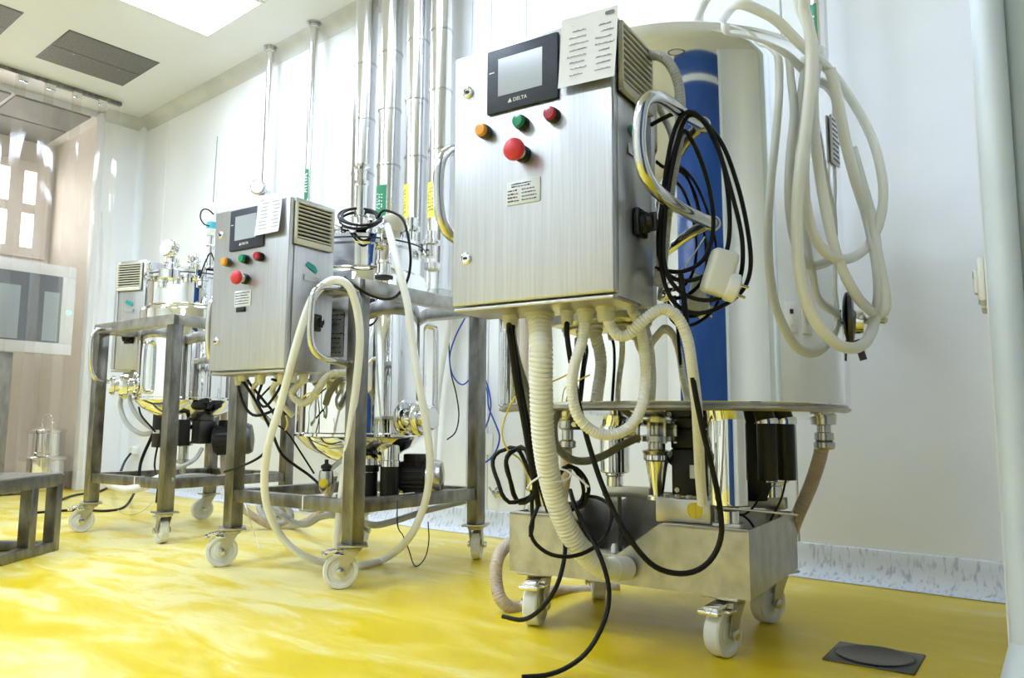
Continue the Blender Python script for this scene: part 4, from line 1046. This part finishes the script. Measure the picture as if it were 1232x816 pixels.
cable('black_cable', pts([(648, 608, 1.50), (641, 625, 1.48), (638, 640, 1.475), (645, 655, 1.475), (662, 667, 1.475), (685, 670, 1.48), (708, 663, 1.49), (726, 648, 1.50), (735, 628, 1.51), (735, 610, 1.53), (722, 600, 1.56), (705, 597, 1.60)]), .0040, black_rub, 'black cable loop hanging around the thickest hose in front of the trolley', group=blk)
cable('black_cable', pts([(686, 590, 1.58), (692, 610, 1.53), (704, 635, 1.49), (718, 660, 1.46), (729, 690, 1.44), (733, 718, 1.43), (727, 748, 1.42), (710, 780, 1.41), (688, 800, 1.40), (660, 812, 1.39), (628, 815, 1.38)]), .0045, black_rub, 'black cable reaching down to the floor at the bottom edge of the photo', group=blk)
cable('black_cable', pts([(680, 655, 1.52), (679, 672, 1.50), (672, 700, 1.48), (660, 722, 1.48), (645, 738, 1.49), (628, 746, 1.51), (605, 742, 1.55)]), .0045, black_rub, 'short black cable with its loose end beside the left trolley wheel', group=blk)
cable('black_cable', pts([(640, 590, 1.52), (640, 610, 1.52), (641, 630, 1.52), (638, 646, 1.52)]), .0040, black_rub, 'short black cable end hanging over the left trolley wall', group=blk)
P = []
for k in range(46):   # tied bundle left of the hose
    t = k / 45 * 2 * math.pi * 3
    rr = 1 + .10 * math.sin(k * 1.7)
    P.append(W(622 + 20 * math.cos(t) * rr + 8 * math.sin(t * .5), 572 + 32 * math.sin(t) * rr + 10 * math.cos(t), 1.53 + .025 * math.sin(t * 1.3 + .5)))
cable('cable_bundle', P, .0042, black_rub, 'tied bundle of black cable left of the thickest hose', cat='cable bundle', n=8)
P = []
for k in range(40):
    t = k / 39 * 2 * math.pi * 2.5
    P.append(W(686 + 20 * math.cos(t) + 4 * math.sin(t * .7), 590 + 26 * math.sin(t) + 4 * math.cos(2.1 * t), 1.575 + .02 * math.sin(t * 1.1)))
cable('cable_bundle', P, .0042, black_rub, 'loose black cable loops right of the thickest hose over the trolley', cat='cable bundle', n=8)
b = B(); tp_ = [W(668 + 19 * math.cos(t), 572 + 8 * math.sin(t), 1.49 - .035 * math.sin(t)) for t in [i / 16 * 2 * math.pi for i in range(17)]]
b.sweep(tp_, .0022, 6); b.sweep(pts([(684, 568, 1.46), (695, 574, 1.45), (708, 586, 1.45)]), .002, 6); b.sweep(pts([(652, 572, 1.46), (640, 580, 1.46), (634, 588, 1.46)]), .002, 6)
tag(build('zip_tie', b, white_pl, ang=80), 'white zip tie with long tails around the thickest hose', 'cable tie')
cable('yellow_wire', pts([(688, 448, 1.50), (672, 456, 1.52), (655, 462, 1.53), (635, 465, 1.54), (618, 480, 1.54), (607, 505, 1.54), (604, 525, 1.54), (612, 543, 1.54), (625, 552, 1.54), (634, 570, 1.53), (637, 592, 1.53)]), .0018, yellow_pl, 'thin yellow wire looping left of the thickest hose', cat='wire')
cable('black_cable', pts([(792, 585, 1.79), (797, 600, 1.80), (804, 612, 1.80), (805, 628, 1.79), (798, 642, 1.78), (785, 650, 1.77), (768, 655, 1.78)]), .0022, black_rub, 'thin black cable dropping from the outlet cone into the trolley', group=blk)
for (P, lab) in (([(922, 575, 1.66), (915, 595, 1.68), (905, 612, 1.70), (893, 620, 1.70), (880, 618, 1.68)], 'thin black cable from the left heater post into the trolley'), ([(946, 575, 1.69), (940, 600, 1.70), (930, 620, 1.70), (920, 640, 1.72)], 'thin black cable from the right heater post into the trolley'), ([(866, 617, 1.60), (885, 617, 1.60), (900, 625, 1.61), (910, 640, 1.62)], 'thin black cable lying behind the trolley front wall')):
    cable('black_cable', pts(P), .0024, black_rub, lab, group=blk)
b = B(); b.sweep(smooth_path(pts([(869, 612, 1.50), (900, 614, 1.54), (930, 617, 1.58), (959, 620, 1.62)]), .01), .0022, 8); tag(build('steel_rod', b, chrome, ang=80), 'thin bright rod lying across the right end of the trolley', 'rod')
# cable coil on the handle with plug
coil = empty('mains_cable', W(850, 330, 1.40), 0, 'black power cord coiled on the right handle of the big reactor', 'mains cable')
ML = Matrix.Translation(-coil.location)
P = pts([(784, 150, 1.43), (797, 143, 1.40), (815, 136, 1.385), (840, 141, 1.385), (868, 172, 1.39), (888, 225, 1.40), (900, 280, 1.40), (903, 322, 1.40), (893, 350, 1.395), (868, 369, 1.39), (840, 377, 1.385), (816, 369, 1.38), (801, 345, 1.38), (794, 305, 1.38), (796, 255, 1.38), (802, 200, 1.38), (812, 155, 1.375), (828, 134, 1.37), (850, 150, 1.375), (868, 190, 1.385), (877, 245, 1.395), (876, 295, 1.40), (862, 322, 1.40), (838, 336, 1.395), (812, 336, 1.39), (796, 318, 1.39), (792, 285, 1.39), (799, 235, 1.39), (812, 180, 1.385), (827, 140, 1.38), (846, 146, 1.38), (864, 180, 1.38), (881, 235, 1.38), (893, 290, 1.385), (890, 335, 1.385), (868, 358, 1.38), (838, 360, 1.375), (812, 345, 1.37), (799, 315, 1.37), (800, 265, 1.37), (808, 205, 1.37), (820, 160, 1.37), (830, 165, 1.385), (844, 195, 1.40), (855, 235, 1.405), (858, 275, 1.405), (848, 310, 1.40), (825, 326, 1.40), (800, 326, 1.40), (790, 322, 1.42)])
P = P[::-1]
b = B(ML); b.sweep(smooth_path(P, .010), .0041, 10); build('cable_coil', b, black_rub, coil, ang=80)
q = W(866, 333, 1.365)
rotm = Matrix.Rotation(R(-14), 3, Vector(FW))
b = B(ML)
X = RT.copy(); Y = -UP.copy(); Zd = FW.copy()
def plugpt(a, c, e): 
    ca, sa = math.cos(R(18)), math.sin(R(18)); return q + X * (a * ca - c * sa) + Y * (a * sa + c * ca) + Zd * e
PM = Matrix(((0, 0, 0, 0),) * 4)
ex = (plugpt(1, 0, 0) - q); ey = (plugpt(0, 1, 0) - q); ez = Zd
PM = Matrix(((ex.x, ey.x, ez.x, q.x), (ex.y, ey.y, ez.y, q.y), (ex.z, ey.z, ez.z, q.z), (0, 0, 0, 1)))
b = B(ML @ PM); b.box((-.026, -.048, -.016), (.022, .034, .022), .009, 3); pl = build('plug', b, white_pl, coil)
b = B(ML @ PM); b.lathe([(.024, .0), (.026, .004), (.026, .018), (.020, .022), (0, .022)], (.016, .012, 0), (1, .0, -.1), 24); build('plug_face', b, white_pl, pl)
b = B(ML @ PM)
for yv in (.003, .022): b.cyl((.036, yv, 0), (.054, yv, -.002), .0028, 10)
build('plug_pin', b, chrome, pl)
cable('white_string', pts([(848, 285, 1.41), (835, 305, 1.41), (815, 330, 1.415), (800, 345, 1.42), (797, 352, 1.42)]), .0012, white_pl, 'thin white string between the plug and the cabinet corner', cat='string')

# coiled silicone hose on the tank
def TP(px_, py_, off=.02):
    d_ = ray(px_, py_); a2 = d_.x ** 2 + d_.y ** 2; rr = TR + off
    bb = d_.x * TC.x + d_.y * TC.y; cc = TC.x ** 2 + TC.y ** 2 - rr * rr
    disc = bb * bb - a2 * cc
    t = (bb - math.sqrt(disc)) / a2 if disc > 0 else bb / a2
    return CPOS + d_ * t
z8 = lambda X_, Y_, o=.02: TP(760 + X_ / 1.699, Y_ / 1.699, o)
L1 = [(215, 8, .0), (262, 22, .010), (300, 45, .012), (345, 90, .015), (400, 140, .02), (450, 205, .025), (490, 280, .03), (510, 350, .035), (514, 410, .035), (503, 465, .035), (478, 508, .035), (440, 530, .035), (402, 520, .03), (373, 482, .025), (357, 425, .022), (352, 360, .02), (356, 290, .02), (364, 210, .02)]
b = B(); path = smooth_path([TC + Vector((.20, -.08, Z1 + .12)), TC + Vector((.235, -.15, Z1 + .085))] + [z8(*p) for p in L1] + [z8(372, 130, .03), z8(366, 70, .03), z8(345, 20, .03), z8(318, -30, .02), TC + Vector((.20, -.10, Z1 + .19)), TC + Vector((.10, -.02, Z1 + .17))], .012); b.sweep(path, .0105, 14)
tag(build('silicone_hose', b, silicone, ang=80), 'translucent silicone hose looping widest to the right of the big tank', 'hose', 'silicone hoses on the big tank')
L2 = [(335, -30, .045), (352, 20, .045), (365, 75, .045), (366, 150, .045), (358, 240, .045), (345, 340, .045), (338, 430, .045), (340, 520, .045), (352, 600, .045), (378, 660, .045), (415, 700, .05), (452, 712, .05), (482, 695, .05), (498, 650, .05), (505, 590, .045), (498, 520, .045), (480, 440, .04), (455, 360, .035), (435, 280, .03), (420, 200, .03), (405, 140, .03)]
b = B(); b.sweep(smooth_path([TC + Vector((.09, .02, Z1 + .17)), TC + Vector((.17, -.08, Z1 + .20))] + [z8(*p) for p in L2], .012), .0115, 14); tag(build('silicone_hose', b, silicone, ang=80), 'translucent silicone hose hanging lowest, past the small side port of the big tank', 'hose', 'silicone hoses on the big tank')
L3 = [(385, 100, .015), (372, 180, .015), (375, 280, .02), (388, 380, .025), (405, 470, .03), (428, 545, .035), (462, 608, .045), (495, 640, .05), (517, 638, .05), (519, 600, .05), (505, 530, .045), (492, 450, .04), (470, 370, .03), (450, 300, .025)]
b = B(); b.sweep(smooth_path([z8(*p) for p in L3], .012), .0105, 14); tag(build('silicone_hose', b, silicone, ang=80), 'translucent silicone hose crossing between the widest and the lowest loops', 'hose', 'silicone hoses on the big tank')

# ================================================================== HOSES AND CABLES OF THE MIDDLE REACTOR
cable('white_hose', pts([(466, 272, 2.40), (471, 290, 2.30), (480, 325, 2.24), (490, 365, 2.22), (496, 410, 2.22), (503, 455, 2.22), (511, 500, 2.23), (517, 545, 2.24), (516, 580, 2.25), (508, 615, 2.27), (490, 650, 2.29)]) + [WZ(462, 673, .016), WZ(430, 680, .016), WZ(395, 678, .016)] + pts([(362, 667, 2.36), (338, 645, 2.33), (323, 615, 2.28), (318, 580, 2.24), (323, 535, 2.19), (338, 485, 2.16), (351, 435, 2.135), (363, 393, 2.125), (375, 361, 2.12), (388, 344, 2.115), (404, 336.5, 2.115), (420, 345, 2.12), (430, 375, 2.15), (433, 410, 2.16), (429, 460, 2.17), (421, 520, 2.18), (413, 580, 2.20), (407, 630, 2.22), (405, 658, 2.24)]), .0113, silicone_w, 'long white hose draped over the middle handle and looping on the yellow floor', cat='hose', n=14)
def mg(u, v, z=-.02): return MMID @ Vector((u, v, z))
mblk = 'cables under the middle cabinet'
for P, r_, lab in (
    ([mg(-.30, .08)] + pts([(288, 470, 2.36), (295, 490, 2.36), (306, 500, 2.35), (322, 497, 2.34), (338, 490, 2.32), (345, 500, 2.32)]), .0045, 'black cable sagging from the leftmost gland of the middle cabinet'),
    ([mg(-.255, .06)] + pts([(300, 470, 2.34), (312, 490, 2.33), (325, 515, 2.33), (338, 545, 2.34), (355, 560, 2.38), (372, 572, 2.42), (392, 590, 2.36)]), .0045, 'black cable running diagonally to the valve under the middle tank'),
    ([mg(-.24, .07)] + pts([(303, 465, 2.35), (318, 483, 2.34), (330, 500, 2.34), (328, 525, 2.36), (318, 545, 2.38), (300, 557, 2.40), (270, 568, 2.5)]), .004, 'black cable curving left from the middle cabinet behind the frame leg'),
    ([mg(-.12, .06)] + pts([(338, 462, 2.28), (328, 480, 2.29), (318, 490, 2.30), (310, 480, 2.31), (315, 462, 2.32)]), .004, 'small black cable loop close under the middle cabinet'),
    ([mg(-.16, .11)] + pts([(310, 485, 2.42), (325, 505, 2.42), (345, 520, 2.42), (362, 545, 2.44), (378, 570, 2.44)]), .003, 'thinner black cable beside the diagonal one under the middle tank')):
    cable('black_cable', P, r_, black_rub, lab, group=mblk)
for P, r_, m_, lab in (
    ([mg(-.215, .09)] + pts([(304, 470, 2.36), (308, 490, 2.36), (318, 503, 2.37), (335, 510, 2.40)]), .008, conduit, 'leftmost ivory conduit under the middle cabinet'),
    ([mg(-.125, .09)] + pts([(328, 468, 2.30), (332, 480, 2.30), (342, 490, 2.30), (352, 500, 2.32)]), .009, conduit, 'second ivory conduit under the middle cabinet'),
    ([mg(-.03, .10)] + pts([(352, 472, 2.24), (358, 482, 2.24), (368, 484, 2.23), (379, 474, 2.22), (388, 460, 2.22), (398, 450, 2.23), (416, 449, 2.24)]), .0115, conduit, 'fattest ivory conduit bending right under the middle cabinet to the frame leg'),
    (pts([(412, 455, 2.28), (404, 462, 2.29), (396, 475, 2.30), (392, 486, 2.32)]), .010, conduit_o, 'short drooping olive conduit end beside the middle frame leg')):
    ribbed('conduit', P, r_, m_, lab, pitch=.006, depth=.13, group='conduits under the middle cabinet')
b = B(); b.sweep(smooth_path(pts([(362, 480, 2.19), (372, 473, 2.18), (380, 475, 2.18), (384, 479, 2.18)]), .005), .002, 6); tag(build('zip_tie', b, yellow_st, ang=80), 'yellow tie around the fattest conduit under the middle cabinet', 'cable tie')
b = B(); b.sweep(smooth_path(pts([(344, 500, 2.24), (346, 510, 2.23), (343, 518, 2.23)]), .005), .0025, 6); tag(build('zip_tie', b, yellow_pl, ang=80), 'small yellow tag hanging beside the white hose', 'cable tie')
P = []
for k in range(44):
    t = k / 43 * 2 * math.pi * 3
    P.append(W(433 + (27 - 2 * (k / 43) * 3) * math.cos(t), 263 + 10 * math.sin(t) - 3 * math.sin(t * .5), 2.42 + .075 * -math.sin(t)))
P += pts([(462, 253, 2.40), (483, 262, 2.36), (491, 285, 2.33), (494, 315, 2.32), (489, 340, 2.31), (476, 357, 2.29), (462, 360, 2.26), (445, 355, 2.22), (428, 345, 2.20), (414, 333, 2.22)])
cable('black_cable', P, .0042, black_rub, 'black cable coiled on top of the middle tank lid and hanging over the frame', group=mblk)
ribbed('conduit', pts([(320, 604, 2.52), (335, 616, 2.46), (351, 628, 2.44), (368, 631, 2.42), (386, 622, 2.38), (405, 620, 2.34), (425, 625, 2.32), (450, 632, 2.36), (478, 626, 2.46), (515, 614, 2.58), (560, 603, 2.68)]), .0105, conduit_g, 'grey conduit tied along the lower front beams of the middle frame', pitch=.006, depth=.13)
ribbed('ribbed_hose', pts([(270, 470, 3.55), (269, 520, 3.55), (270, 570, 3.45), (279, 598, 3.35), (296, 615, 3.25)]) + [WZ(325, 632, .02), WZ(355, 632, .02)] + pts([(380, 620, 2.95), (395, 595, 2.9), (402, 570, 2.85)]), .016, pinkhose, 'brownish ribbed hose on the floor between the far and the middle frames', pitch=.007, depth=.1)
ribbed('conduit', pts([(318, 600, 2.75), (312, 612, 2.72), (322, 625, 2.70), (338, 630, 2.70), (350, 622, 2.72), (345, 608, 2.74)]), .011, conduit_g, 'short grey conduit loop under the left of the middle frame', pitch=.006, depth=.13)
ribbed('conduit', pts([(396, 596, 2.40), (400, 585, 2.39), (397, 575, 2.38)][::-1] + [(392, 604, 2.42), (378, 613, 2.45), (362, 612, 2.5)]), .009, conduit_g, 'short grey conduit from the yellow capped valve under the middle tank', pitch=.006, depth=.12)
cable('black_wire', pts([(500, 570, 2.66), (482, 585, 2.6)]) + [WZ(478, 628, .2)] + [WZ(485, 645, .10), WZ(492, 662, .05), WZ(497, 678, .006), WZ(503, 681, .006), WZ(512, 670, .03), WZ(516, 650, .08), WZ(515, 628, .14)], .0018, black_rub, 'thin black wire touching the floor right of the middle front wheel', cat='wire')
cable('white_string', pts([(294, 603, 2.60), (300, 625, 2.58)]) + [WZ(307, 645, .03), WZ(312, 661, .003)], .0022, white_pl, 'short white string hanging to the floor beside the left middle wheel', cat='string')
# wall cables between middle and big reactors
cable('blue_cable', [WY(562, 378, 2.42), WY(548, 405, 2.42), WY(541, 430, 2.42), WY(545, 452, 2.43), WY(557, 463, 2.43), WY(572, 450, 2.44), WY(583, 455, 2.44), WY(590, 480, 2.44), WY(589, 500, 2.44), WY(582, 520, 2.44), WY(573, 540, 2.44)], .0035, blue_cab, 'blue cable hanging on the back wall, left strand', cat='cable', group='blue cables on the back wall')
cable('blue_cable', [WY(578, 450, 2.43), WY(586, 470, 2.43), WY(588, 490, 2.43), WY(596, 510, 2.43), WY(601, 525, 2.43), WY(598, 540, 2.43), WY(590, 552, 2.43), WY(578, 560, 2.43)], .0035, blue_cab, 'blue cable hanging on the back wall, right strand crossing the other', cat='cable', group='blue cables on the back wall')
cable('black_cable', [WY(540, 372, 2.43), WY(540, 410, 2.43), WY(542, 445, 2.43), WY(549, 475, 2.43), WY(552, 500, 2.43), WY(548, 520, 2.43), WY(538, 529, 2.43)], .003, black_rub, 'thin black cable hanging alone on the white wall left of the blue cables')
cable('cream_tube', [WY(541, 380, 2.40), WY(537, 410, 2.40), WY(530, 450, 2.40), WY(525, 495, 2.40), WY(521, 560, 2.40)], .014, silicone_w, 'straight cream tube on the back wall beside the middle tank', cat='tube', n=14)
b = B(); p = WY(589, 533, WALL_Y - .002); b.box(p + Vector((-.02, -.004, -.05)), p + Vector((.02, .002, .04)), .002); tag(build('wall_tag', b, white_pl), 'small white tag on the back wall beside the blue cables', 'tag')
tp = empty('wall_tap', WY(600, 592, WALL_Y), 0, 'small metal tap on the back wall low beside the big trolley', 'tap')
b = B(); b.lathe([(.022, 0), (.022, .004), (.009, .008), (.009, .035)], (0, 0, 0), (0, -1, 0), 16); build('tap_body', b, satin, tp)
b = B(); b.bar((-.02, -.037, .02), (.018, -.037, -.02), .008, .006); build('tap_handle', b, satin, tp)

# ================================================================== CABLES OF THE FAR REACTOR
ff = 'tubes of the far reactor'
for P, r_, lab in (
    (pts([(140, 461, 3.5), (155, 462, 3.45), (165, 470, 3.35), (175, 486, 3.28), (195, 500, 3.3)]), .012, 'grey conduit from the far cabinet, uppermost of three'),
    (pts([(147, 472, 3.6), (145, 490, 3.6), (153, 510, 3.55), (170, 522, 3.5), (188, 520, 3.45)]), .011, 'grey conduit hanging lowest below the far cabinet'),
    (pts([(155, 466, 3.5), (157, 485, 3.5), (165, 500, 3.45), (180, 514, 3.4), (192, 518, 3.4)]), .010, 'grey conduit hanging between the other two below the far cabinet'),
    (pts([(120, 575, 3.25), (135, 583, 3.16), (152, 588, 3.08), (170, 586, 3.02), (184, 580, 3.02), (198, 574, 3.06)]), .020, 'fat white conduit tied under the front beam of the far frame'),
    (pts([(205, 577, 2.92), (225, 573, 3.10), (250, 573, 3.35), (270, 578, 3.5)]), .011, 'grey conduit tied under the right beam of the far frame'),
    (pts([(205, 563, 3.2), (222, 560, 3.15), (235, 552, 3.2), (243, 540, 3.25)]), .009, 'grey conduit curving up to the far motor')):
    ribbed('conduit', P, r_, conduit_g if 'fat' not in lab else conduit_w, lab, pitch=.009, depth=.12, group=ff, n=12)
for P, r_, lab in (
    ([WZ(25, 618, .005), WZ(45, 617, .005), WZ(70, 615, .005), WZ(100, 614, .005), WZ(128, 615, .005), WZ(148, 611, .005), WZ(158, 600, .02)] + pts([(166, 580, 3.45), (170, 555, 3.4), (185, 520, 3.4)]), .007, 'black cable on the floor running behind the front wheel of the far frame'),
    ([WZ(66, 613, .006), WZ(70, 604, .006), WZ(90, 596, .006), WZ(118, 592, .006), WZ(135, 583, .03)] + pts([(143, 572, 4.4), (150, 556, 4.7), (157, 546, 4.83)]), .007, 'black cable on the floor curving up to the white socket'),
    (pts([(187, 520, 3.3), (180, 512, 3.3), (170, 500, 3.3), (167, 490, 3.32)]), .004, 'thin black cable beside the far drive box'),
    (pts([(196, 515, 3.24), (190, 535, 3.23), (186, 560, 3.2), (190, 580, 3.1), (188, 605, 3.02)]), .004, 'thin black cable hanging along the front leg of the far frame'),
    (pts([(240, 335, 3.2), (246, 318, 3.22), (253, 304, 3.25), (257, 312, 3.24), (262, 325, 3.2)]), .003, 'thin black cable on the far lid beside the probe'),
    (pts([(252, 272, 3.28), (246, 270, 3.28), (241, 262, 3.28), (243, 253, 3.28), (250, 252, 3.28), (257, 258, 3.3)]), .003, 'small black cable hoop at the top of the far probe')):
    cable('black_cable', P, r_, black_rub, lab, group='cables of the far reactor')
cable('pale_wire', [WZ(135, 606, .003), WZ(145, 616, .003), WZ(160, 619, .003), WZ(175, 612, .003), WZ(184, 602, .003)], .002, ivory_pl, 'thin pale wire lying on the floor under the far frame', cat='wire')
# sockets
def wall_socket(loc, face, label, kind):
    t = empty('wall_socket' if kind == 'socket' else 'wall_switch', loc, face, label, kind)
    b = B(); b.box((-.04, -.012, -.04), (.04, .0, .04), .004); build('plate', b, white_pl, t)
    if kind == 'socket':
        b = B(); b.lathe([(.026, .012), (.027, .016), (.022, .0165), (.021, .008), (0, .008)], (0, 0, 0), (0, -1, 0), 28); build('socket_ring', b, white_pl, t)
        b = B()
        for u, z in ((-.009, 0), (.009, 0), (0, .016), (0, -.016), (0, 0)): b.cyl((u, -.0075, z), (u, -.0095, z), .0028, 10)
        build('contact_hole', b, ventdark, t)
    else:
        b = B(); b.box((-.012, -.019, -.022), (.012, -.010, .022), .003); build('rocker', b, white_pl, t)
        b = B(); b.box((-.012, -.0195, .006), (.012, -.0188, .018)); build('rocker_mark', b, ventdark, t, smooth=False)
    return t
d_ = (ptB - ptA).normalized(); fa = math.atan2(d_.y, d_.x)
def on_part(f): return ptA.lerp(ptB, f)
so = on_part(.80); wall_socket((so.x - .0005, so.y, .72), fa, 'white power socket on the right partition, seen edge on beside the post', 'socket')
so = on_part(.92); wall_socket((so.x - .0005, so.y, .72), fa, 'white rocker switch on the right partition next to the edge-on socket', 'switch')
wall_socket((-5.42, WALL_Y, .262), 0, 'white double socket low on the back wall behind the far frame', 'socket')
p = Vector((-5.40, WALL_Y - .03, .262))
b = B(); b.box(p + Vector((-.02, -.03, -.02)), p + Vector((.035, .012, .03)), .006); tag(build('power_plug', b, white_pl), 'white plug pushed into the low socket behind the far frame', 'plug')

# ------------------------------------------------------------------ floor drain
dl = WZ(1052, 792, 0)
drn = empty('floor_drain', dl, .08, 'dark square floor drain set in the yellow floor at lower right', 'drain')
b = B(); b.box((-.082, -.075, -.001), (.082, .075, .004), .003); build('drain_frame', b, drain_m, drn)
b = B(); b.lathe([(.066, .004), (.070, .0065), (.064, .0065), (.060, .0045), (0, .0045)], n=40); build('drain_cover', b, drain_m, drn)
b = B(); b.lathe([(.0715, .0042), (.075, .0046), (.0718, .0050)], n=40, close=False); build('drain_seal', b, gasket, drn)
